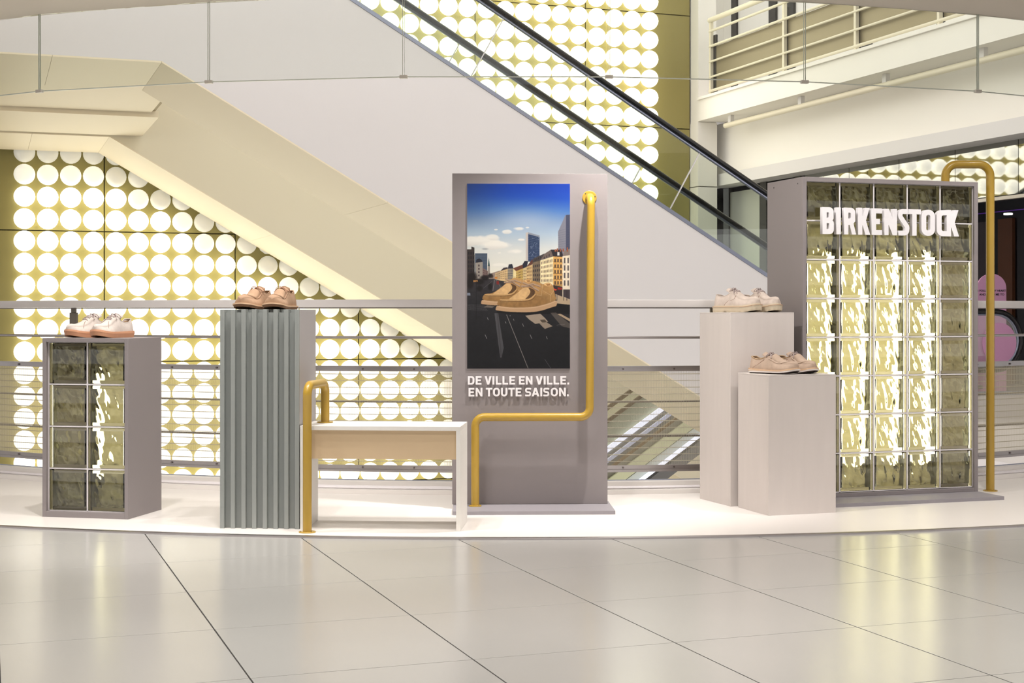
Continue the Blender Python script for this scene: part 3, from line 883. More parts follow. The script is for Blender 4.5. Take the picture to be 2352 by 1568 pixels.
BIG = {
 'B': [rpoly([(0, 0), (180, 0, 68), (180, 200, 55), (158, 208), (176, 218, 50), (176, 405, 68), (0, 405)]), rpoly([(65, 75), (108, 75, 22), (108, 168, 22), (65, 168)]), rpoly([(65, 245), (104, 245, 20), (104, 330, 20), (65, 330)])],
 'I': [rpoly([(0, 0), (68, 0), (68, 405), (0, 405)])],
 'R': [rpoly([(0, 0), (66, 0), (66, 145), (86, 145), (122, 0), (188, 0), (145, 168), (174, 200, 40), (174, 405, 72), (0, 405)]), rpoly([(65, 240), (108, 240, 24), (108, 330, 24), (65, 330)])],
 'K': [rpoly([(0, 0), (64, 0), (64, 150), (112, 0), (186, 0), (120, 215), (178, 410), (112, 410), (64, 275), (64, 410), (0, 410)])],
 'E': [rpoly([(0, 0), (158, 0), (158, 75), (66, 75), (66, 165), (126, 165), (126, 245), (66, 245), (66, 330), (158, 330), (158, 405), (0, 405)])],
 'N': [rpoly([(0, 0), (64, 0), (64, 165), (128, 0), (196, 0), (196, 402), (132, 402), (132, 240), (72, 402), (0, 402)])],
 'S': [stroke(fil2([(0, 37), (150, 37), (160, 130), (34, 290), (40, 367), (185, 367)], 42), 74)],
 'T': [rpoly([(70, 0), (137, 0), (137, 330), (205, 330), (205, 405), (0, 405), (0, 330), (70, 330)])],
 'O': [rpoly([(0, 0, 100), (205, 0, 100), (205, 405, 100), (0, 405, 100)]), rpoly([(70, 80, 31), (135, 80, 31), (135, 325, 31), (70, 325, 31)])],
 'C': [rpoly([(0, 0, 88), (150, 0), (150, 80), (70, 80, 30), (70, 325, 30), (150, 325), (150, 405), (0, 405, 88)])],
}
SML = {
 'D': [rpoly([(0, 0), (77, 0, 36), (77, 100, 36), (0, 100)]), rpoly([(23, 19), (54, 19, 15), (54, 81, 15), (23, 81)])],
 'E': [rpoly([(0, 0), (67, 0), (67, 20), (23, 20), (23, 41), (60, 41), (60, 60), (23, 60), (23, 80), (67, 80), (67, 100), (0, 100)])],
 'V': [rpoly([(29, 0), (53, 0), (82, 100), (57, 100), (41, 36), (25, 100), (0, 100)])],
 'I': [rpoly([(0, 0), (23, 0), (23, 100), (0, 100)])],
 'L': [rpoly([(0, 0), (67, 0), (67, 20), (23, 20), (23, 100), (0, 100)])],
 'N': [rpoly([(0, 0), (22, 0), (22, 60), (57, 0), (78, 0), (78, 100), (56, 100), (56, 41), (21, 100), (0, 100)])],
 '.': [rpoly([(0, 0), (22, 0), (22, 22), (0, 22)])],
 'T': [rpoly([(26, 0), (49, 0), (49, 80), (76, 80), (76, 100), (0, 100), (0, 80), (26, 80)])],
 'O': [rpoly([(0, 0, 38), (80, 0, 38), (80, 100, 38), (0, 100, 38)]), rpoly([(23, 19, 16), (57, 19, 16), (57, 81, 16), (23, 81, 16)])],
 'U': [rpoly([(0, 0, 37), (77, 0, 37), (77, 100), (54, 100), (54, 20, 15), (23, 20, 15), (23, 100), (0, 100)])],
 'S': [stroke(fil2([(4, 14), (14, 10), (63, 10), (66, 47), (13, 54), (14, 90), (62, 90), (73, 82)], 15), 20)],
 'A': [rpoly([(0, 0), (24, 0), (30, 19), (59, 19), (65, 0), (89, 0), (56, 100), (33, 100)]), rpoly([(36, 38), (53, 38), (44.5, 68)])],
}

# ---- poster panel
pn = empty('poster_panel', PANEL, PR, 'grey upright panel with a city poster and a raised white slogan', 'display panel')
q = MB(); q.box(-0.371, 0.371, 0, 0.022, 0.0178, 1.594); q.build('board', M_grey, pn, bevel=.001)
q = MB(); q.box(-0.366, 0.384, -0.246, 0.10, 0, 0.0175); q.build('base_board', M_greyedge, pn, bevel=.001)
# the zigzag pipe is bolted to board and base: a part of the panel
zb_ = BT - PZ
q = MB(); q.tube(fillet([(0.284, -.0002, 1.479), (0.286, -0.066, 1.479), (0.280, -0.066, 0.4375), (-0.262, -0.066, 0.4375), (-0.262, -0.066, zb_ + .0002)], 0.044, 10), 0.0192, 24)
zp = q.build('bent_pipe', M_yellow, pn, smooth=True); zp['label'] = 'long zigzag mustard yellow pipe'
for c, ax, fr in (((0.284, -0.0003, 1.479), (0, -1, 0), 0.034), ((-0.262, -0.066, zb_ + .0003), (0, 0, 1), 0.030)):
    c, ax = Vector(c), Vector(ax); sd = ax.orthogonal().normalized()
    q = MB(); q.tube([c, c + ax * .003, c + ax * 0.0045], fr, 32, rs=[fr, fr, fr - .002]); q.build('flange', M_yellow, zp, smooth=True)
    for k in range(3):
        d = Matrix.Rotation(k * 2 * PI / 3 + .5, 3, ax) @ sd
        s_ = MB(); s_.disc(c + d * (.0192 + (fr - .0192) * .55) + ax * .0046, 0.0028, 0.0012, 10, ax); s_.build('screw', M_darksteel, zp)
def px_local(px): return (px - 1176) / FPX * 6.975 - 0.086
def pz_local(py): return CH - (py - HOR) / FPX * 6.975 - PZ
L1 = list(zip('DEVILLEENVILLE.', [(207, 335), (358, 470), (530, 665), (680, 718), (745, 855), (873, 985), (1005, 1115), (1190, 1300), (1322, 1452), (1515, 1650), (1668, 1705), (1728, 1840), (1858, 1970), (1990, 2100), (2125, 2160)]))
L2 = list(zip('ENTOUTESAISON.', [(220, 335), (358, 487), (552, 678), (690, 825), (843, 970), (985, 1110), (1128, 1238), (1305, 1430), (1437, 1585), (1603, 1640), (1655, 1785), (1805, 1930), (1965, 2092), (2118, 2152)]))
gcache = {}
for line, ytop, ybot in ((L1, 193, 358), (L2, 420, 585)):
    zb = pz_local(840 + ybot / 8.4); zt = pz_local(840 + ytop / 8.4)
    for ch, (xa, xb) in line:
        xa_, xb_ = px_local(1050 + xa / 8.4), px_local(1050 + xb / 8.4)
        wd = max(p[0] for o in SML[ch] for p in o) - min(p[0] for o in SML[ch] for p in o)
        key = ch
        if key not in gcache:
            gcache[key] = glyph_mesh('letter', SML[ch], (xb_ - xa_) / wd, (zt - zb) / 100, 0.0035, M_letter)
        inst('letter', gcache[key], pn, (xa_, -0.0065, zb))
# standoff pins behind the letters are part of the board: two rails hold each line
for zz in ((pz_local(840 + 275 / 8.4)), (pz_local(840 + 500 / 8.4))):
    for k in range(9):
        q = MB(); x = px_local(1050 + (230 + k * 236) / 8.4); q.disc((x, -0.0064, zz), 0.0015, 0.0064, 8, (0, 1, 0)); q.build('standoff_pin', M_darksteel, pn)

# ---- glass block tower
tw = empty('glass_block_tower', (1.427, 7.172, PZ), math.radians(17.6), 'tall grey cabinet filled with forty backlit olive glass blocks and white brand lettering', 'display tower')
W, D = 1.004, 0.372; B0 = 0.0175; HT = 1.598
T = 0.022
q = MB(); q.box(-0.03, W + 0.0, -0.215, D + .02, 0, B0); q.build('base_board', M_greyedge, tw, bevel=.001)
for nm, b in (('side_board', (0, T, 0, D, B0 + .0002, HT)), ('side_board', (W - T, W, 0, D, B0 + .0002, HT)),
              ('top_board', (T, W - T, 0, D, HT - T, HT)), ('bottom_board', (T, W - T, 0, D, B0 + .0002, B0 + T - .003)),
              ('back_board', (T, W - T, D - .012, D, B0 + T - .003, HT - T))):
    q = MB(); q.box(*b); q.build(nm, M_grey if nm != 'back_board' else M_inner, tw, bevel=.0012)
block_grid(tw, T, 0.012, B0 + T - .002 + .0035, 5, 8, random.Random(9))
for k in range(4):
    lamp_tube(tw, T + PITCH * (k + 1.22), 0.21, 0.14, 1.26, 0.025)
for x_, z_ in ((0.05, HT - .03), (0.30, HT - .03)):
    q = MB(); q.disc((-0.0002, x_, z_), 0.004, 0.0004, 10, (-1, 0, 0)); q.build('screw', M_dark, tw)
# brand letters in front of the blocks
ca, sa = math.cos(math.radians(17.6)), math.sin(math.radians(17.6))
def s_front(px, off=0.038):
    r = (px - 1176) / FPX; x0 = 1.427 + sa * off; y0 = 7.172 - ca * off
    return (r * y0 - x0) / (ca - r * sa)
word = [('B', 130, 306), ('I', 345, 413), ('R', 465, 650), ('K', 682, 866), ('E', 890, 1049), ('N', 1086, 1281), ('S', 1300, 1472), ('T', 1446, 1650), ('O', 1662, 1866), ('C', 1897, 2050), ('K', 2050, 2237)]
for ch, xa, xb in word:
    a_, b_ = s_front(1870 + xa / 6.72), s_front(1870 + xb / 6.72)
    xs = [p[0] for o in BIG[ch] for p in o]; wd = max(xs) - min(xs)
    me = glyph_mesh('letter', BIG[ch], (b_ - a_) / wd, 0.1318 / 405, 0.023, M_letter)
    inst('letter', me, tw, (a_ - min(xs) * (b_ - a_) / wd, -0.0145, 1.3245 - PZ))
for k in range(14):
    q = MB(); q.disc((0.13 + k * 0.057, -0.0144, 1.39 - PZ), 0.002, 0.028, 8, (0, 1, 0)); q.build('standoff_pin', M_joint, tw)

# ---- two limed wood plinths
def plinth(loc, rz, w, d, h, label):
    o = empty('plinth', loc, rz, label, 'plinth')
    t = 0.016
    for nm, b in (('front_board', (0, w, 0, t, 0, h - .006)), ('back_board', (0, w, d - t, d, 0, h - .006)),
                  ('side_board', (0, t, t + .0003, d - t - .0003, 0, h - .006)), ('side_board', (w - t, w, t + .0003, d - t - .0003, 0, h - .006)),
                  ('top_board', (0, w, 0, d, h - .0058, h))):
        q = MB(); q.box(*b); q.build(nm, M_wood, o, bevel=.0008)
    return o
plinth((1.05, 7.02, PZ), math.radians(20), 0.349, 0.32, 0.932, 'taller pale wood plinth carrying the lug-soled lace-up shoes')
plinth((1.1755, 6.70, PZ), math.radians(18), 0.35, 0.305, 0.644, 'shorter pale wood plinth carrying the white-soled shoes')
# ================================================================== POSTER (flat print: a fine sheet coloured per vertex)
PW, PH = 700, 1264
def smooth_noise(h, w, cells, seed):
    r = np.random.RandomState(seed); out = np.zeros((h, w)); amp = 1.0; tot = 0
    for o in range(4):
        gy, gx = int(cells[0] * 2 ** o) + 2, int(cells[1] * 2 ** o) + 2
        g = r.rand(gy, gx); ys = np.linspace(0, gy - 1.001, h); xs = np.linspace(0, gx - 1.001, w)
        yi = ys.astype(int); xi = xs.astype(int); fy = (ys - yi)[:, None]; fx = (xs - xi)[None, :]
        fy = fy * fy * (3 - 2 * fy); fx = fx * fx * (3 - 2 * fx)
        v = (g[yi][:, xi] * (1 - fy) * (1 - fx) + g[yi][:, xi + 1] * (1 - fy) * fx + g[yi + 1][:, xi] * fy * (1 - fx) + g[yi + 1][:, xi + 1] * fy * fx)
        out += amp * v; tot += amp; amp *= 0.5
    return out / tot
img = np.zeros((PH, PW, 3)); YY, XX = np.mgrid[0:PH, 0:PW]
SX, SY = PW / 736.0, PH / 1329.0
UX, UY = XX / SX, YY / SY
def ab(a, b): return (0.39987 * a - 43.9, 368.6 + 0.39987 * b)       # close-up reading -> poster units
def blend(mask, col):
    c = np.array(col, float) / 255
    img[:] = img * (1 - mask[..., None]) + c * mask[..., None]
def polymask(pts):
    P = [(x * SX, y * SY) for x, y in pts]; m = np.zeros((PH, PW), bool)
    y0 = max(0, int(min(p[1] for p in P))); y1 = min(PH, int(max(p[1] for p in P)) + 2)
    x0 = max(0, int(min(p[0] for p in P))); x1 = min(PW, int(max(p[0] for p in P)) + 2)
    if y1 <= y0 or x1 <= x0: return None
    X = XX[y0:y1, x0:x1] + .5; Y = YY[y0:y1, x0:x1] + .5; ins = np.zeros(X.shape, bool)
    for i in range(len(P)):
        (xa, ya), (xb, yb) = P[i - 1], P[i]
        if ya == yb: continue
        c = (ya > Y) != (yb > Y)
        ins ^= c & (X < (xb - xa) * (Y - ya) / (yb - ya) + xa)
    return ins, (y0, y1, x0, x1)
def poly(pts, col, al=1.0, shade=None):
    r = polymask(pts)
    if r is None: return
    ins, (y0, y1, x0, x1) = r
    sub = img[y0:y1, x0:x1]; c = np.array(col, float) / 255
    a = ins[..., None] * al
    cc = c if shade is None else c * shade[y0:y1, x0:x1, None]
    img[y0:y1, x0:x1] = sub * (1 - a) + cc * a
def polyab(pts, col, al=1.0, shade=None): poly([ab(*p) for p in pts], col, al, shade)
def line(p, q_, w, col, al=1.0):
    (x0, y0), (x1, y1) = p, q_; d = math.hypot(x1 - x0, y1 - y0) or 1; nx, ny = -(y1 - y0) / d * w / 2, (x1 - x0) / d * w / 2
    poly([(x0 + nx, y0 + ny), (x1 + nx, y1 + ny), (x1 - nx, y1 - ny), (x0 - nx, y0 - ny)], col, al)
def lineab(p, q_, w, col, al=1.0): line(ab(*p), ab(*q_), w * .4, col, al)
def ell(cx, cy, rx, ry, col, al=1.0, soft=0.25):
    d = np.sqrt(((UX - cx) / rx) ** 2 + ((UY - cy) / ry) ** 2)
    blend(np.clip((1 - d) / soft, 0, 1) * al, col)
grain = 0.88 + 0.24 * smooth_noise(PH, PW, (60, 36), 5)
# sky
ky = [0, 90, 190, 270, 360, 470, 700]
kc = np.array([(22, 62, 168), (30, 76, 176), (74, 118, 184), (126, 152, 186), (172, 190, 206), (214, 216, 212), (236, 230, 212)]) / 255
for c in range(3): img[..., c] = np.interp(UY - 26 * (UX / 736 - .5) * 2 * np.clip(1 - UY / 400, 0, 1), ky, kc[:, c])
lv = np.clip(1 - UX / 300, 0, 1) * np.clip(1 - UY / 330, 0, 1); blend(lv * .45, (70, 82, 108))
fogm = np.exp(-((UX - 420) / 210) ** 2 - ((UY - 270) / 95) ** 2); blend(fogm * .5, (190, 205, 225))
n1 = smooth_noise(PH, PW, (14, 6), 2)
for cx, cy, rx, ry, s in ((90, 410, 150, 40, 1), (200, 440, 140, 34, 1), (180, 385, 60, 26, .9), (285, 345, 45, 18, .9), (365, 322, 50, 16, .9), (205, 330, 16, 7, .9),
                          (385, 403, 28, 11, .9), (340, 490, 70, 24, 1), (240, 585, 60, 16, .7), (430, 315, 16, 7, .8), (230, 498, 18, 8, .6)):
    d = ((UX - cx) / rx) ** 2 + ((UY - cy) / ry) ** 2
    m = np.clip((1.15 - d - 1.1 * (0.62 - n1) * 2) * 2.0, 0, 1) * s
    blend(m * .92, (240, 236, 226)); blend(m * np.clip((UY - cy) / ry, 0, 1) * .35, (176, 172, 172))
ell(128, 469, 30, 9, (150, 152, 156), .7, .6)
# towers
def windows(x0, x1, ya, yb, nx, ny, col, fx=.5, fy=.55, ya2=None, yb2=None, al=.9):
    """grid of windows on a facade whose top/base run from ya..yb (left) to ya2..yb2 (right), close-up units"""
    ya2 = ya if ya2 is None else ya2; yb2 = yb if yb2 is None else yb2
    for i in range(nx):
        for j in range(ny):
            f0, f1 = (i + .5 - fx / 2) / nx, (i + .5 + fx / 2) / nx; g0, g1 = (j + .5 - fy / 2) / ny, (j + .5 + fy / 2) / ny
            P = lambda f, g: (x0 + (x1 - x0) * f, (ya + (ya2 - ya) * f) * (1 - g) + (yb + (yb2 - yb) * f) * g)
            polyab([P(f0, g0), P(f1, g0), P(f1, g1), P(f0, g1)], col, al)
poly([(420, 352), (438, 348), (438, 560), (420, 560)], (196, 186, 178))
poly([(436, 349), (518, 372), (518, 560), (436, 560)], (44, 60, 92))
for k in range(16): line((436, 362 + k * 12.5), (518, 383 + k * 11), 1.6, (110, 124, 150), .7)
for k in range(9): line((440 + k * 9.5, 352 + k * 2.6), (440 + k * 9.5, 560), 1.4, (96, 112, 142), .7)
poly([(436, 349), (518, 372), (518, 384), (436, 362)], (170, 172, 176), .8)
rs = np.random.RandomState(7)
for k in range(26): 
    x, y = 438 + rs.rand() * 76, 380 + rs.rand() * 150; poly([(x, y), (x + 5, y), (x + 5, y + 6), (x, y + 6)], (150, 160, 180), .6)
poly([(651, 345), (703, 226), (736, 222), (736, 520), (653, 520)], (128, 128, 140))
poly([(708, 224), (736, 222), (736, 520), (708, 520)], (70, 74, 96))
for k in range(14): line((651, 340 + k * 16), (736, 318 + k * 18), 1.3, (88, 90, 104), .7)
# left side
polyab([(250, 330), (470, 330), (470, 720), (250, 720)], (84, 96, 112)); windows(255, 468, 335, 610, 9, 10, (54, 66, 84), .7, .6)
polyab([(110, 258), (185, 258), (185, 210), (242, 228), (245, 900), (110, 900)], (58, 50, 48)); windows(120, 240, 290, 760, 3, 6, (28, 27, 34), .5, .6)
polyab([(480, 560), (516, 560), (520, 700), (476, 700)], (146, 138, 128)); polyab([(480, 560), (516, 560), (497, 405)], (46, 74, 74))
polyab([(260, 500), (388, 480), (392, 800), (262, 800)], (150, 142, 132)); windows(290, 350, 520, 760, 1, 4, (70, 56, 60), .45, .55)
polyab([(260, 500), (280, 440), (325, 420), (365, 445), (388, 485)], (36, 38, 50))
polyab([(385, 590), (480, 650), (480, 790), (385, 790)], (120, 98, 92)); windows(392, 474, 610, 740, 5, 3, (60, 48, 50), .45, .5, 660, 750)
# street on the right, near to far
def facade(pts, col, sh=1.0): polyab(pts, col, 1.0, grain * sh)
facade([(520, 700), (600, 668), (700, 640), (700, 830), (520, 830)], (150, 132, 120))
facade([(610, 690), (705, 650), (705, 830), (610, 830)], (196, 168, 128)); windows(615, 700, 700, 790, 7, 3, (120, 100, 80), .45, .5, 670, 800)
facade([(700, 650), (835, 600), (835, 840), (700, 830)], (208, 178, 130)); polyab([(700, 650), (760, 590), (835, 580), (835, 610)], (66, 56, 58)); windows(705, 832, 665, 800, 7, 4, (120, 94, 70), .45, .5, 625, 805)
facade([(835, 600), (935, 590), (935, 850), (835, 840)], (150, 140, 122)); polyab([(838, 605), (855, 530), (915, 522), (938, 600)], (44, 46, 58)); windows(842, 930, 625, 800, 5, 4, (74, 76, 90), .5, .55)
facade([(935, 610), (1010, 590), (1010, 850), (925, 850)], (222, 204, 150))
facade([(985, 640), (1110, 590), (1110, 860), (985, 850)], (196, 164, 92)); polyab([(930, 600), (1110, 530), (1115, 600), (985, 650)], (110, 66, 50)); windows(990, 1105, 670, 830, 5, 4, (96, 76, 52), .45, .55, 630, 830)
facade([(1110, 600), (1180, 575), (1180, 850), (1110, 860)], (214, 190, 140)); windows(1113, 1178, 620, 820, 3, 4, (110, 88, 66), .45, .5)
polyab([(1100, 530), (1140, 465), (1200, 470), (1180, 575), (1110, 600)], (40, 40, 54)); polyab([(1180, 560), (1280, 430), (1290, 520), (1180, 580)], (96, 58, 46))
facade([(1170, 570), (1285, 530), (1285, 850), (1170, 850)], (210, 178, 126)); windows(1176, 1280, 580, 820, 4, 4, (112, 84, 62), .45, .5, 550, 820)
facade([(1280, 500), (1420, 455), (1420, 870), (1280, 840)], (118, 102, 82)); windows(1286, 1416, 530, 840, 4, 4, (48, 44, 50), .6, .5, 500, 850)
polyab([(1280, 500), (1300, 420), (1500, 330), (1430, 455)], (74, 66, 64)); windows(1310, 1440, 440, 480, 4, 1, (40, 38, 44), .5, .8, 370, 420)
facade([(1420, 460), (1650, 385), (1650, 880), (1420, 870)], (240, 222, 176)); windows(1428, 1640, 470, 860, 8, 5, (92, 76, 70), .45, .55, 410, 860)
polyab([(1420, 455), (1500, 335), (1610, 262), (1655, 385)], (112, 98, 92)); windows(1470, 1600, 400, 440, 3, 1, (60, 52, 54), .4, .9, 330, 380)
for k in range(6): lineab((1420, 540 + k * 64), (1650, 480 + k * 72), 4, (206, 184, 140), .8)
facade([(1650, 385), (1820, 395), (1820, 930), (1650, 900)], (214, 164, 92)); windows(1658, 1815, 410, 910, 3, 5, (60, 50, 50), .5, .6)
polyab([(1608, 262), (1800, 262), (1832, 395), (1650, 385)], (44, 40, 46)); polyab([(1725, 310), (1765, 310), (1765, 370), (1725, 370)], (220, 216, 210))
for k in range(5): lineab((1650, 480 + k * 104), (1820, 490 + k * 104), 8, (90, 66, 44), .8)
facade([(1815, 380), (1955, 350), (1955, 1170), (1815, 1120)], (228, 214, 190)); windows(1825, 1950, 390, 930, 2, 4, (72, 66, 70), .42, .7)
polyab([(1815, 385), (1850, 290), (1955, 240), (1955, 360)], (128, 114, 108))
for x in (1690, 1725, 1780, 1830, 1905): polyab([(x - 12, 300), (x + 12, 296), (x + 12, 215 + (x % 50)), (x - 12, 218 + (x % 50))], (150, 84, 58))
polyab([(1650, 900), (1815, 930), (1815, 1110), (1650, 1080)], (52, 40, 40)); polyab([(1655, 955), (1725, 985), (1690, 1000), (1655, 990)], (196, 66, 46)); polyab([(1730, 940), (1812, 950), (1812, 985), (1730, 980)], (140, 40, 34))
polyab([(1830, 980), (1955, 980), (1955, 1160), (1830, 1110)], (64, 54, 58))
# ground
g0 = polymask([ab(*p) for p in ((100, 800), (590, 790), (700, 820), (1000, 860), (1420, 880), (1660, 1060), (1960, 1180), (1960, 2500), (100, 2500))])
ins, bx_ = g0
gy = np.clip((UY - 690) / 640, 0, 1); gcol = np.stack([np.interp(gy, [0, .25, .6, 1], [50, 36, 26, 19]), np.interp(gy, [0, .25, .6, 1], [47, 35, 26, 19]), np.interp(gy, [0, .25, .6, 1], [50, 38, 29, 23])], -1) / 255
gcol = gcol * grain[..., None]
y0, y1, x0, x1 = bx_; img[y0:y1, x0:x1] = np.where(ins[..., None], gcol[y0:y1, x0:x1], img[y0:y1, x0:x1])
for cx, cy, rx, ry in ((430, 770, 110, 60), (330, 840, 110, 70), (200, 760, 110, 120), (520, 730, 60, 50), (160, 880, 80, 110), (330, 960, 70, 70), (520, 930, 50, 80)):
    x_, y_ = ab(cx, cy); ell(x_, y_, rx * .4, ry * .4, (24, 19, 19), .95, .5)
x_, y_ = ab(555, 745); ell(x_, y_, 12, 14, (58, 40, 30), .8, .6); x_, y_ = ab(625, 770); ell(x_, y_, 14, 9, (190, 112, 40), .9, .5)
polyab([(580, 800), (640, 800), (770, 960), (620, 1000), (560, 1000)], (74, 70, 72), .8)
lineab((600, 800), (570, 1010), 8, (150, 142, 138), .7); lineab((625, 800), (720, 960), 5, (150, 142, 138), .7); lineab((560, 830), (400, 960), 7, (110, 104, 104), .6)
polyab([(635, 830), (680, 830), (682, 890), (638, 890)], (120, 36, 32)); polyab([(220, 815), (300, 810), (300, 840), (220, 850)], (196, 140, 80), .8)
polyab([(110, 1040), (165, 1040), (170, 1090), (110, 1090)], (150, 160, 180), .7)
polyab([(1690, 1060), (1955, 1165), (1955, 1255), (1720, 1230)], (178, 156, 128))
for x in (1720, 1840, 1895): lineab((x, 1000), (x, 1180), 9, (46, 40, 44))
for k in range(6): lineab((120, 1250 + k * 18), (420 + k * 12, 1262 + k * 20), 6, (112, 110, 114), .5)
polyab([(400, 1300), (520, 1240), (640, 1260), (560, 1310)], (150, 136, 122), .6)
polyab([(1690, 1235), (1955, 1260), (1955, 1420), (1560, 1420), (1200, 1430), (640, 1400), (640, 1360)], (16, 14, 16), .92)
polyab([(1150, 1450), (1420, 1415), (1500, 1490), (1560, 1560), (1330, 1600), (1220, 1520)], (178, 160, 140), .85)
polyab([(1400, 1590), (1520, 1560), (1640, 1640), (1500, 1690)], (170, 152, 132), .8); polyab([(1410, 1525), (1500, 1520), (1540, 1570), (1450, 1575)], (70, 60, 50), .9)
polyab([(1720, 1420), (1780, 1415), (1955, 1510), (1955, 1560)], (186, 162, 132), .9); polyab([(1600, 1400), (1700, 1395), (1955, 1600), (1955, 1680), (1800, 1640)], (120, 108, 98), .55)
poly([(195, 930), (222, 930), (262, 1180), (246, 1250), (236, 1250)], (120, 118, 122), .5); poly([(212, 930), (220, 930), (248, 1240), (238, 1240)], (60, 58, 62), .7)
line((282, 942), (436, 1327), 4.2, (158, 150, 146), .8); line((555, 1262), (600, 1329), 3, (120, 118, 126), .6)
for x, y, h in ((144, 962, 18), (330, 972, 12), (395, 1005, 22), (450, 1085, 30), (566, 1098, 20), (272, 990, 14), (128, 1085, 30), (306, 945, 8)): line((x, y), (x + h * .45, y + h), 3.4, (176, 172, 172), .75)
line((66, 700), (66, 975), 3.2, (22, 20, 22)); line((640, 1017), (700, 1010), 2, (140, 134, 130), .6)
# the giant shoes in the street
def shoe_print(dx, dy, k, front):
    T_ = lambda pts: [(620 + (x - 620) * k + dx, 1300 + (y - 1300) * k + dy) for x, y in pts]
    def polyab(pts, col, al=1.0, shade=None):
        P = [Vector(p) for p in pts]
        if len(P) > 5:
            for _ in range(2):
                P = [c for i in range(len(P)) for c in (P[i] * .78 + P[(i + 1) % len(P)] * .22, P[i] * .22 + P[(i + 1) % len(P)] * .78)]
        poly([ab(p[0], p[1]) for p in P], col, al, shade)
    sh = 0.80 + 0.4 * np.clip((UY - 640) / -260 + 0.85, 0, 1)
    polyab(T_([(618, 1330), (640, 1262), (900, 1300), (1300, 1290), (1560, 1225), (1718, 1160), (1718, 1285), (1560, 1322), (1400, 1376), (1150, 1392), (800, 1378), (622, 1356)]), (186, 150, 114))
    polyab(T_([(622, 1352), (800, 1378), (1150, 1392), (1400, 1376), (1716, 1270), (1716, 1290), (1560, 1328), (1400, 1386), (1150, 1402), (800, 1390), (622, 1366)]), (40, 30, 26))
    polyab(T_([(640, 1275), (900, 1312), (1300, 1303), (1560, 1240), (1712, 1178), (1712, 1192), (1560, 1256), (1300, 1322), (900, 1330), (634, 1294)]), (206, 172, 134), .8)
    polyab(T_([(640, 1272), (655, 1200), (700, 1152), (850, 1140), (1000, 1040), (1120, 940), (1180, 880), (1270, 828), (1335, 830), (1465, 885), (1500, 868), (1580, 855), (1650, 900), (1662, 990), (1690, 1100), (1716, 1165), (1560, 1232), (1300, 1298), (900, 1308)]), (178, 136, 84), 1, sh * grain)
    polyab(T_([(900, 1225), (1200, 1200), (1330, 1090), (1380, 1090), (1600, 1200), (1300, 1290), (900, 1302), (650, 1270), (655, 1225)]), (150, 110, 64), .55, grain)
    polyab(T_([(840, 1158), (1000, 1050), (1110, 950), (1190, 938), (1270, 1000), (1292, 1070), (1240, 1150), (1080, 1172), (900, 1172)]), (212, 172, 120), 1, grain)
    polyab(T_([(1190, 938), (1330, 990), (1310, 1090), (1225, 1150), (1130, 1168), (1220, 1080), (1250, 1010)]), (78, 54, 34), .9)
    polyab(T_([(690, 1150), (1080, 1165), (1240, 1140), (1320, 1060), (1345, 1062), (1260, 1165), (1080, 1190), (690, 1180)]), (196, 156, 104), .95)
    polyab(T_([(690, 1180), (1080, 1192), (1262, 1166), (1345, 1070), (1350, 1085), (1268, 1182), (1080, 1206), (690, 1194)]), (112, 78, 44), .8)
    for j in range(30):
        f = j / 29; x, y = 720 + 520 * f, 1186 - (20 * f if f < .7 else 14 + 60 * (f - .7)); polyab(T_([(x, y), (x + 9, y), (x + 9, y + 4), (x, y + 4)]), (226, 200, 160), .9)
    polyab(T_([(1470, 890), (1520, 868), (1590, 866), (1628, 895), (1600, 920), (1540, 922)]), (226, 182, 124)); polyab(T_([(1520, 882), (1590, 880), (1605, 905), (1545, 915)]), (150, 104, 60), .9)
    for p_, r_ in (((1460, 885), (1440, 1090)), ((1440, 1090), (1350, 1075)), ((1462, 1000), (1600, 1080)), ((1600, 1090), (1660, 1000)), ((1600, 1085), (1595, 1200))):
        a_, b_ = T_([p_])[0], T_([r_])[0]; lineab(a_, b_, 5, (222, 190, 146), .7)
    for p_, r_ in (((1075, 925), (1250, 918)), ((1240, 915), (1395, 1005)), ((1105, 860), (1295, 930)), ((1290, 885), (1425, 930)), ((1190, 900), (1300, 880))):
        a_, b_ = T_([p_])[0], T_([r_])[0]; lineab(a_, b_, 32 * k, (120, 92, 72)); lineab((a_[0], a_[1] - 5), (b_[0], b_[1] - 5), 24 * k, (176, 148, 124))
polyab([(360, 1200), (660, 1230), (900, 1300), (700, 1300), (400, 1250)], (18, 15, 16), .9)
shoe_print(-262, -108, 0.90, False)
shoe_print(0, 0, 1.0, True)
# to a vertex-coloured sheet (half resolution, averaged)
img = np.clip(img, 0, 1)
img = img.reshape(PH // 2, 2, PW // 2, 2, 3).mean((1, 3))
PH2, PW2 = PH // 2, PW // 2
lin = np.where(img <= 0.04045, img / 12.92, ((img + 0.055) / 1.055) ** 2.4)
px0, px1, pz1, pz0 = px_local(1073), px_local(1309), pz_local(422), pz_local(846)
gx, gz = np.meshgrid(np.linspace(px0, px1, PW2 + 1), np.linspace(pz1, pz0, PH2 + 1))
co = np.stack([gx, np.full_like(gx, -0.0053), gz], -1).reshape(-1, 3)
idx = np.arange((PH2 + 1) * (PW2 + 1)).reshape(PH2 + 1, PW2 + 1)
quads = np.stack([idx[:-1, :-1], idx[1:, :-1], idx[1:, 1:], idx[:-1, 1:]], -1).reshape(-1, 4)
pm = bpy.data.meshes.new('poster_print')
pm.vertices.add(len(co)); pm.vertices.foreach_set('co', co.ravel())
pm.loops.add(quads.size); pm.loops.foreach_set('vertex_index', quads.ravel().astype(np.int32))
pm.polygons.add(len(quads)); pm.polygons.foreach_set('loop_start', np.arange(0, quads.size, 4, dtype=np.int32))
pm.update(); pm.validate()
attr = pm.color_attributes.new('print', 'FLOAT_COLOR', 'CORNER')
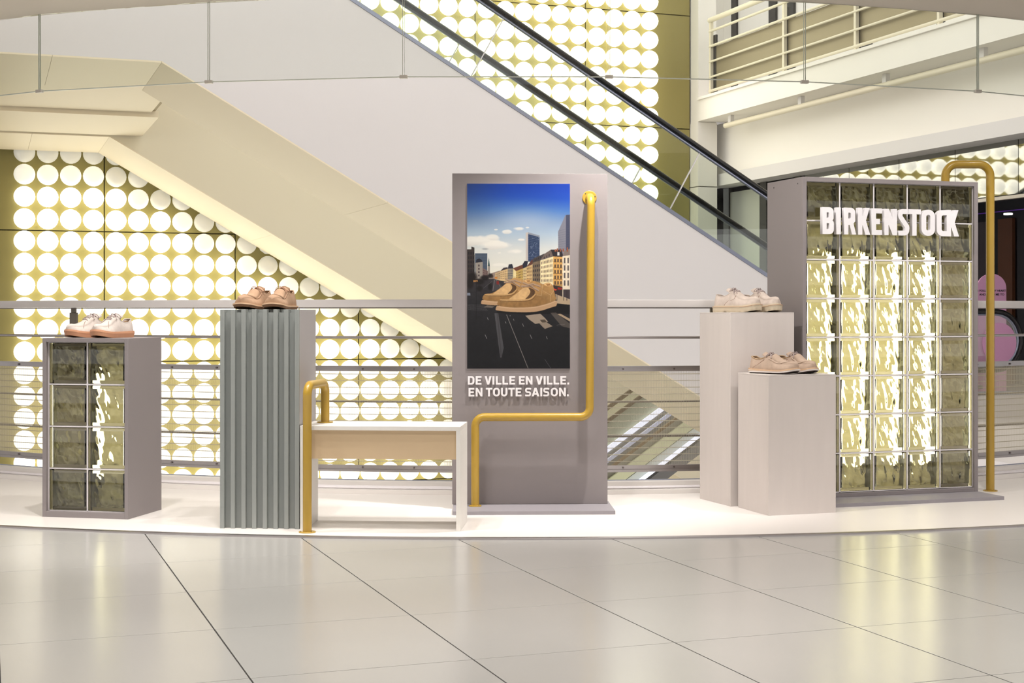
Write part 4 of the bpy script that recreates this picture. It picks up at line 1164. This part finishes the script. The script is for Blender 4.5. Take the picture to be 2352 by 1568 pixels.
cc = np.ones((len(quads), 4, 4)); cc[..., :3] = 0.78 * lin.reshape(-1, 1, 3)
attr.data.foreach_set('color', cc.astype(np.float32).ravel())
mp_ = bpy.data.materials.new('printed_paper'); mp_.use_nodes = True
nt = mp_.node_tree; b = nt.nodes['Principled BSDF']; at_ = nt.nodes.new('ShaderNodeAttribute'); at_.attribute_name = 'print'
nt.links.new(at_.outputs['Color'], b.inputs['Base Color']); b.inputs['Roughness'].default_value = 0.5; b.inputs['Specular IOR Level'].default_value = .3
pm.materials.append(mp_)
q = MB(); q.box(px0, px1, -0.005, -0.0002, pz0, pz1); pb = q.build('poster', M_letter, pn)
pb['label'] = 'city street poster with giant tan shoes'
inst('poster_print', pm, pb)

# ================================================================== SIGN TEXT
def text_mesh(body, size, m, parent, loc):
    cu = bpy.data.curves.new('lettering', 'FONT'); cu.body = body; cu.size = size; cu.align_x = 'CENTER'; cu.extrude = 0.001; cu.offset = size * .02
    tmp = bpy.data.objects.new('tmp', cu); COL.objects.link(tmp)
    me = bpy.data.meshes.new_from_object(tmp.evaluated_get(bpy.context.evaluated_depsgraph_get()))
    bpy.data.objects.remove(tmp); me.materials.clear(); me.materials.append(m)
    return inst('lettering', me, parent, loc, (PI / 2, 0, 0))
text_mesh('I FOLLOW MY HEART', 0.029, M_dark, sg, (0, -0.0012, 1.155))
text_mesh('AND IT LED ME TO', 0.029, M_dark, sg, (0, -0.0012, 1.118))

# ================================================================== SHOES
M_lining = mat('shoe_lining', srgb(176, 148, 116), 0.8)
def suede(name, c): return mat(name, srgb(*c), 0.9, var=0.2, scale=45, bump=0.10, bscale=900, spec=0.2)
SUEDE = {'sneaker': suede('pale_grey_suede', (204, 193, 185)), 'moc': suede('tan_suede', (166, 136, 111)),
         'derby': suede('sand_nubuck', (205, 190, 179)), 'wallaby': suede('taupe_suede', (190, 167, 149))}
M_gum = mat('gum_rubber', srgb(204, 150, 116), 0.55); M_crepe = mat('speckled_cork', srgb(140, 104, 78), 0.8, var=.5, scale=260)
M_welt = mat('tan_welt', srgb(206, 172, 140), 0.7); M_lug = mat('cream_lug_rubber', srgb(206, 192, 168), 0.6)
M_wsole = mat('white_rubber', srgb(240, 232, 226), 0.5); M_dsole = mat('dark_rubber', srgb(58, 48, 46), 0.7)
M_lace_g = mat('grey_lace', srgb(176, 160, 156), 0.8); M_lace_t = mat('tan_lace', srgb(150, 112, 88), 0.8)
M_stitch = mat('stitching', srgb(134, 100, 78), 0.8); M_stitchw = mat('pale_stitching', srgb(222, 206, 190), 0.8)

def kcurve(ks, kv, s):
    xs = np.linspace(0, 1, 201); v = np.interp(xs, ks, kv)
    k = np.hanning(15); k /= k.sum(); vp = np.pad(v, 7, 'reflect', reflect_type='odd'); v2 = np.convolve(vp, k, 'valid')
    return float(np.interp(s, xs, v2))
class Last:
    """the shape of one kind of shoe; x from heel to toe, y across, z up"""
    def __init__(s, L, width, toe, wall, hcol, hmid, htong, vamp, toeh, base):
        s.L, s.base = L, base
        s.wk = ([0, .05, .12, .22, .36, .5, .62, .73, .83, .91, .97, 1], [a * width for a in (.62, .66, .70, .73, .73, .80, .94, 1.0, .97, .86, .62 * toe, .46 * toe)])
        s.hk = ([0, .30, .38, .46, .55, .65, .75, .85, .93, 1], [hcol, htong, htong, htong * .93, vamp * 1.12, vamp * .84, vamp * .68, toeh * 1.06, toeh, toeh * .86])
        s.tk = ([0, .06, .16, .24, .33, .42, .55, .65, .75, .85, .93, 1], [hcol, hcol * .98, hmid * 1.03, hmid, hmid * 1.14, htong * .86, vamp * .74, vamp * .55, vamp * .46, toeh * .72, toeh * .66, toeh * .6])
        s.toe = toe
    def w(s, x):
        e = 1.0
        if x < .07: e = math.sqrt(max(0, 1 - (1 - x / .07) ** 2))
        if x > .90: e = math.sqrt(max(0, 1 - ((x - .90) / .10) ** 2.4))
        return kcurve(*s.wk, x) * e
    def h(s, x):
        v = kcurve(*s.hk, x)
        if x > .92: v *= math.sqrt(max(0.0, 1 - ((x - .92) / .08) ** 2)) * .55 + .45
        return v
    def ht(s, x): return min(kcurve(*s.tk, x), s.h(x) * .97 if x > .4 else 9)
    def rc(s, x): return float(np.interp(x, [0, .1, .3, .42, .6, 1], [.66, .66, .64, .56, .62, .66]))
    def cen(s, x): return 0.010 * max(0, (x - .45) / .55) ** 2 - .004 * max(0, (.45 - x))
    def lift(s, x): return 0.013 * max(0, (x - .68) / .32) ** 2
    def open(s, x): return float(np.clip((.385 - x) / .045, 0, 1))
    def top(s, x, y):
        w = s.w(x) * s.rc(x); k = min(1, abs(y) / max(w, 1e-5)); ht, h = s.ht(x), s.h(x)
        if abs(y) <= w: z = ht + (h - ht) * math.sqrt(max(0, 1 - k * k))
        else:
            q_ = ((abs(y) / max(s.w(x), 1e-5)) - 1) / (s.rc(x) - 1); z = ht * max(0, min(1, q_)) ** (1 / 1.7)
        return Vector((x * s.L, y + s.cen(x), s.base + s.lift(x) + z))
def outline(last, marg, n=44):
    R, Lf = [], []
    L = last.L
    for i in range(n + 1):
        a_ = PI * i / n; x = (1 - math.cos(a_)) / 2
        wv = last.w(x); xx = x * L + (-marg if i == 0 else 0) * 0
        R.append((x, xx - marg * math.cos(a_), -(wv + marg * math.sin(a_) ** .6) + last.cen(x)))
        Lf.append((x, xx - marg * math.cos(a_), (wv + marg * math.sin(a_) ** .6) + last.cen(x)))
    return R + Lf[-2:0:-1]
def layer(name, last, marg0, marg1, z0, z1, m, parent, lug=0.0, heel=0.0, bevel=.0015, heelstep=0.0):
    lo, hi = outline(last, marg0), outline(last, marg1); q = MB()
    A, Bv, M_ = [], [], []
    for k, ((x, a_, b_), (x2, c_, d_)) in enumerate(zip(lo, hi)):
        lf = last.lift(x)
        zb = z0 + lf * (1 if z0 > 0.001 else 1)
        if lug and (k % 4) in (0,): a_ = last.L / 2 + (a_ - last.L / 2) * .965; b_ = b_ * .90
        if lug and .30 < x < .38: zb += 0.006
        A.append(Vector((a_ - last.L / 2, b_, zb))); Bv.append(Vector((c_ - last.L / 2, d_, z1 + lf + heelstep * max(0, (.4 - x) / .4))))
    if lug:
        M_ = [Vector((c_ - last.L / 2, d_, z0 + lug + last.lift(x))) for (x, c_, d_) in hi]
        n = len(A); q.add(A + M_ + Bv, [(i, (i + 1) % n, n + (i + 1) % n, n + i) for i in range(n)] + [(n + i, n + (i + 1) % n, 2 * n + (i + 1) % n, 2 * n + i) for i in range(n)])
        c0 = sum(A, Vector()) / n; c1 = sum(Bv, Vector()) / n
        q.add(A + [c0], [((i + 1) % n, i, n) for i in range(n)]); q.add(Bv + [c1], [(i, (i + 1) % n, n) for i in range(n)])
    else:
        n = len(A); q.add(A + Bv, [(i, (i + 1) % n, n + (i + 1) % n, n + i) for i in range(n)])
        c0 = sum(A, Vector()) / n; c1 = sum(Bv, Vector()) / n
        q.add(A + [c0], [((i + 1) % n, i, n) for i in range(n)]); q.add(Bv + [c1], [(i, (i + 1) % n, n) for i in range(n)])
    return q.build(name, m, parent, smooth=True, auto=40, weld=True)
def build_shoe(kind, label):
    root = empty('shoe', (0, 0, 0), 0, label, 'shoe', None)
    if kind == 'sneaker': last = Last(.275, .049, 1.1, 0, .070, .050, .086, .074, .040, .024)
    elif kind == 'moc': last = Last(.272, .050, 1.15, 0, .072, .058, .080, .072, .044, .016)
    elif kind == 'derby': last = Last(.275, .051, 1.12, 0, .064, .052, .088, .072, .046, .034)
    else: last = Last(.272, .050, 1.1, 0, .068, .054, .080, .076, .042, .019)
    L = last.L; sh = Vector((-L / 2, 0, 0)); SU = SUEDE[kind]
    # soles
    if kind == 'sneaker':
        layer('outsole', last, .001, .005, 0, .020, M_gum, root); layer('foxing', last, .0055, .0040, .020, .029, M_gum, root, heelstep=.004)
    elif kind == 'moc':
        layer('outsole', last, .003, .006, 0, .011, M_crepe, root); layer('welt', last, .009, .0085, .011, .0165, M_welt, root)
    elif kind == 'derby':
        layer('outsole', last, .005, .007, 0, .024, M_lug, root, lug=.009); layer('welt', last, .0085, .008, .024, .031, M_lug, root)
        q = MB(); o_ = outline(last, .0088); q.tube([Vector((a_ - L / 2, b_, .0285 + last.lift(x))) for x, a_, b_ in o_], .0009, 6, closed=True); q.build('welt_stitch', M_gum, root)
        layer('insole_rand', last, .002, .001, .031, .036, M_lug, root)
    else:
        layer('outsole', last, -.004, .004, 0, .006, M_dsole, root); layer('midsole', last, .005, .0065, .006, .013, M_wsole, root, heelstep=.007)
        layer('welt', last, .0068, .005, .0135, .0195, M_welt, root, heelstep=.007)
    # upper, one skin with the lining folded in
    ns, n1, n2 = 64, 9, 9; rows = []
    for i in range(ns + 1):
        x = (1 - math.cos(PI * i / ns)) / 2; w, h, ht, rc, op = last.w(x), last.h(x), last.ht(x), last.rc(x), last.open(x)
        half = []
        for k in range(n1 + 1):
            f = k / n1
            y = w * (1 - (1 - rc) * f ** 1.7) * (1 + .05 * math.sin(PI * f) * (1 if x > .1 else .4)); half.append((y, ht * f))
        for k in range(1, n2 + 1):
            p = k / n2
            yc, zc = rc * w * math.cos(p * PI / 2), ht + (h - ht) * math.sin(p * PI / 2)
            sp = min(1, max(0, (p - .12) * 2.2)); sp = sp * sp * (3 - 2 * sp)
            yo = rc * w * (1 - .10 * min(1, p / .2) - (.9 * max(0, (p - .55) / .45))); zo = ht + (.0025 if p < .2 else 0) - (ht - .008) * sp
            half.append((yc * (1 - op) + yo * op, zc * (1 - op) + zo * op))
        lf = last.lift(x); cx = last.cen(x)
        back = .010 * max(0, 1 - x / .12)                      # heel counter leans in
        row = []
        for y, z in half: row.append(Vector((x * L - L / 2 + back * (z / .07) ** 1.2, -y + cx, last.base + lf + z - .004)))
        for y, z in half[-2::-1]: row.append(Vector((x * L - L / 2 + back * (z / .07) ** 1.2, y + cx, last.base + lf + z - .004)))
        rows.append(row)
    q = MB(); m_ = len(rows[0]); V = [p for r in rows for p in r]; q.v = [tuple(p) for p in V]
    for i in range(ns):
        x = (1 - math.cos(PI * (i + .5) / ns)) / 2
        for k in range(m_ - 1):
            kk = min(k, m_ - 2 - k); lin_ = (kk > n1 + 1) and last.open(x) > .5
            q.f.append((i * m_ + k, i * m_ + k + 1, (i + 1) * m_ + k + 1, (i + 1) * m_ + k)); q.mi.append(1 if lin_ else 0)
    up = q.build('upper', [SU, M_lining], root, smooth=True, auto=75, weld=True)
    # tongue
    q = MB(); nu, nv = 8, 8; x0_, x1_ = .52, .335; V = []
    for i in range(nu + 1):
        f = i / nu; x = x0_ + (x1_ - x0_) * f
        zc = last.top(min(max(x, .41), .52), 0).z - .006 + (.012 * max(0, (f - .55) / .45) + (.41 - x) * .05 * (x < .41)); hw_ = .020 + .006 * f
        for j in range(nv + 1):
            g = j / nv * 2 - 1; V.append(Vector((x * L - L / 2 - .004 * f * g * g, g * hw_ + last.cen(x), zc - .010 * g * g)))
    n = len(V); V2 = [p + Vector((-.002, 0, -.004)) for p in V]
    fs = []
    for i in range(nu):
        for j in range(nv):
            a_ = i * (nv + 1) + j; fs.append((a_, a_ + 1, a_ + nv + 2, a_ + nv + 1)); fs.append((n + a_, n + a_ + nv + 1, n + a_ + nv + 2, n + a_ + 1))
    bd = [j for j in range(nv + 1)] + [i * (nv + 1) + nv for i in range(1, nu + 1)] + [nu * (nv + 1) + j for j in range(nv - 1, -1, -1)] + [i * (nv + 1) for i in range(nu - 1, 0, -1)]
    for a_, b_ in zip(bd, bd[1:] + bd[:1]): fs.append((a_, n + a_, n + b_, b_))
    q.add(V + V2, fs); q.build('tongue', SU, root, smooth=True, auto=60)
    # laces
    LM = M_lace_t if kind == 'moc' else M_lace_g
    st_ = {'sneaker': (.63, .59, .55, .51, .47, .43), 'moc': (.53, .44), 'derby': (.55, .51, .47, .43), 'wallaby': (.50, .44)}[kind]
    sp_ = {'sneaker': .62, 'moc': .92, 'derby': .80, 'wallaby': .88}[kind]; rr = {'sneaker': .0022, 'moc': .0017, 'derby': .002, 'wallaby': .0026}[kind]
    for k, x in enumerate(st_):
        q = MB(); hw_ = last.w(x) * last.rc(x) * sp_; pts = []
        for j in range(13):
            g = j / 12 * 2 - 1; xx = x + .012 * g * (1 if k % 2 else -1) * .6 - .012 * abs(g)
            p = last.top(xx, g * hw_); pts.append(p + sh + Vector((0, 0, .0035 - .0045 * g ** 6 - .002)))
        q.tube(pts, rr, 7); q.build('lace', LM, root, smooth=True)
    xk = st_[-1] - .012; kn = last.top(xk, 0) + sh + Vector((0, 0, .003))
    if kind in ('sneaker', 'moc', 'derby', 'wallaby'):
        for s_ in (-1, 1):
            big = {'sneaker': 1.0, 'moc': 1.15, 'derby': .75, 'wallaby': .9}[kind]
            q = MB(); pts = []
            for j in range(15):
                a_ = 2 * PI * j / 14
                pts.append(kn + Vector((.006 - .012 * (1 - math.cos(a_)) / 2 + .007 * math.sin(a_), s_ * .030 * big * (1 - math.cos(a_)) / 2, .008 * math.sin(a_) - .016 * big * ((1 - math.cos(a_)) / 2) ** 2 + .004 * (1 - math.cos(a_)) / 2)))
            q.tube(pts, rr * .9, 7); q.build('lace_loop', LM, root, smooth=True)
            q = MB(); pts = [kn, kn + Vector((.010, s_ * .012, .001)), kn + Vector((.020, s_ * .024, -.010)), kn + Vector((.026, s_ * .031, -.021))]
            q.tube(pts, rr * .9, 7); q.build('lace_end', LM, root, smooth=True)
        q = MB(); q.tube([kn + Vector((0, -.004, 0)), kn + Vector((0, 0, .001)), kn + Vector((0, .004, 0))], rr * 1.8, 8); q.build('lace_knot', LM, root, smooth=True)
    # seams
    def seam(pts, r, m, name='seam'):
        q = MB(); q.tube(pts, r, 6); q.build(name, m, root, smooth=True)
    if kind in ('moc', 'wallaby'):
        pts = []
        for j in range(49):
            a_ = PI * (-.02 + 1.04 * j / 48); x = .46 + (.43 if kind == 'moc' else .42) * max(0, math.sin(a_)) ** .55
            y = math.cos(a_) * last.w(x) * (last.rc(x) * 1.12)
            pts.append(last.top(x, y) + sh + Vector((0, 0, -.0035)))
        seam(pts, .0034, SU, 'apron_ridge')
        seam([p + Vector((0, 0, .0030)) for p in pts], .0008, M_stitch if kind == 'moc' else M_stitchw, 'apron_stitch')
        seam([p * 1.0 + Vector((.002, 0, -.0038)) for p in pts], .0012, M_stitch, 'apron_shadow_stitch')
    if kind == 'sneaker':
        for s_ in (-1, 1):
            pts = [last.top(.66 + .13 * math.sin(f * PI / 2), s_ * last.w(.66 + .13 * math.sin(f * PI / 2)) * (.30 + .68 * f)) + sh + Vector((0, 0, -.0032)) for f in [j / 16 for j in range(17)]]
            seam(pts, .0011, M_stitch)
    if kind in ('derby', 'wallaby'):
        for s_ in (-1, 1):
            if kind == 'derby':
                keys = [(.57, .42), (.545, .62), (.53, .78), (.47, .88), (.40, .90), (.33, .955), (.305, .995)]
            else: keys = [(.36, .70), (.30, .80), (.22, .90), (.14, .96), (.13, .99)]
            pts = [last.top(x, s_ * last.w(x) * f) + sh + Vector((0, s_ * .0006, -.0030)) for x, f in keys]
            seam(fillet(pts, .004, 3) if False else pts, .0012, M_stitch)
    # padded collar edge
    pts = []
    for side in (-1, 1):
        xs_ = [.37 - .36 * (1 - math.cos(PI * j / 20)) / 2 for j in range(21)]
        half = [Vector((x * L - L / 2 + .010 * max(0, 1 - x / .12) * (last.ht(x) / .07) ** 1.2, side * last.w(x) * last.rc(x) * .96 + last.cen(x), last.base + last.ht(x) - .003)) for x in xs_]
        pts += half if side < 0 else half[::-1]
    seam(pts, .0034 if kind == 'wallaby' else .0022, SU if kind != 'wallaby' else M_lining, 'collar')
    return root
def copy_tree(o, label, mirror=True):
    c = o.copy(); COL.objects.link(c); c['label'] = label
    for ch in o.children:
        d = ch.copy(); COL.objects.link(d); d.parent = c
    return c
def place(o, x, y, z, face, flip=False, sc_=1.0):
    """face: direction of the toe, degrees from straight at the viewer (positive = towards picture left)"""
    o.location = (x, y, z); a_ = math.radians(-90 - face); o.rotation_euler = (0, 0, a_)
    o.scale = (sc_, -sc_ if flip else sc_, sc_)
ZL = PZ + 0.815 + .0005; ZC = PZ + 0.944 + .0005; ZT = PZ + 0.932 + .0005; ZS = PZ + 0.644 + .0005
s1 = build_shoe('sneaker', 'pale suede gum-soled sneaker nearer the right edge of the glass block plinth')
place(s1, -1.842, 6.735, ZL, 24, sc_=.95)
place(copy_tree(s1, 'pale suede gum-soled sneaker on the left of its pair, partly behind the other'), -1.962, 6.80, ZL, 30, True, .95)
s2 = build_shoe('moc', 'tan suede moccasin-toe shoe on the ribbed column, right of its pair')
place(s2, -1.022, 6.46, ZC, 11)
place(copy_tree(s2, 'tan suede moccasin-toe shoe on the ribbed column, left of its pair'), -1.137, 6.475, ZC, 13, True)
s3 = build_shoe('derby', 'sand lace-up shoe with thick lug sole, left of the pair on the taller plinth')
place(s3, 1.108, 7.205, ZT, -44, sc_=.93)
place(copy_tree(s3, 'sand lace-up shoe with thick lug sole, right of the pair on the taller plinth'), 1.238, 7.27, ZT, -34, True, .93)
s4 = build_shoe('wallaby', 'taupe moccasin-toe shoe with white sole, left of the pair on the shorter plinth')
place(s4, 1.228, 6.86, ZS, -44, sc_=.94)
place(copy_tree(s4, 'taupe moccasin-toe shoe with white sole, right of the pair on the shorter plinth'), 1.350, 6.93, ZS, -32, True, .94)
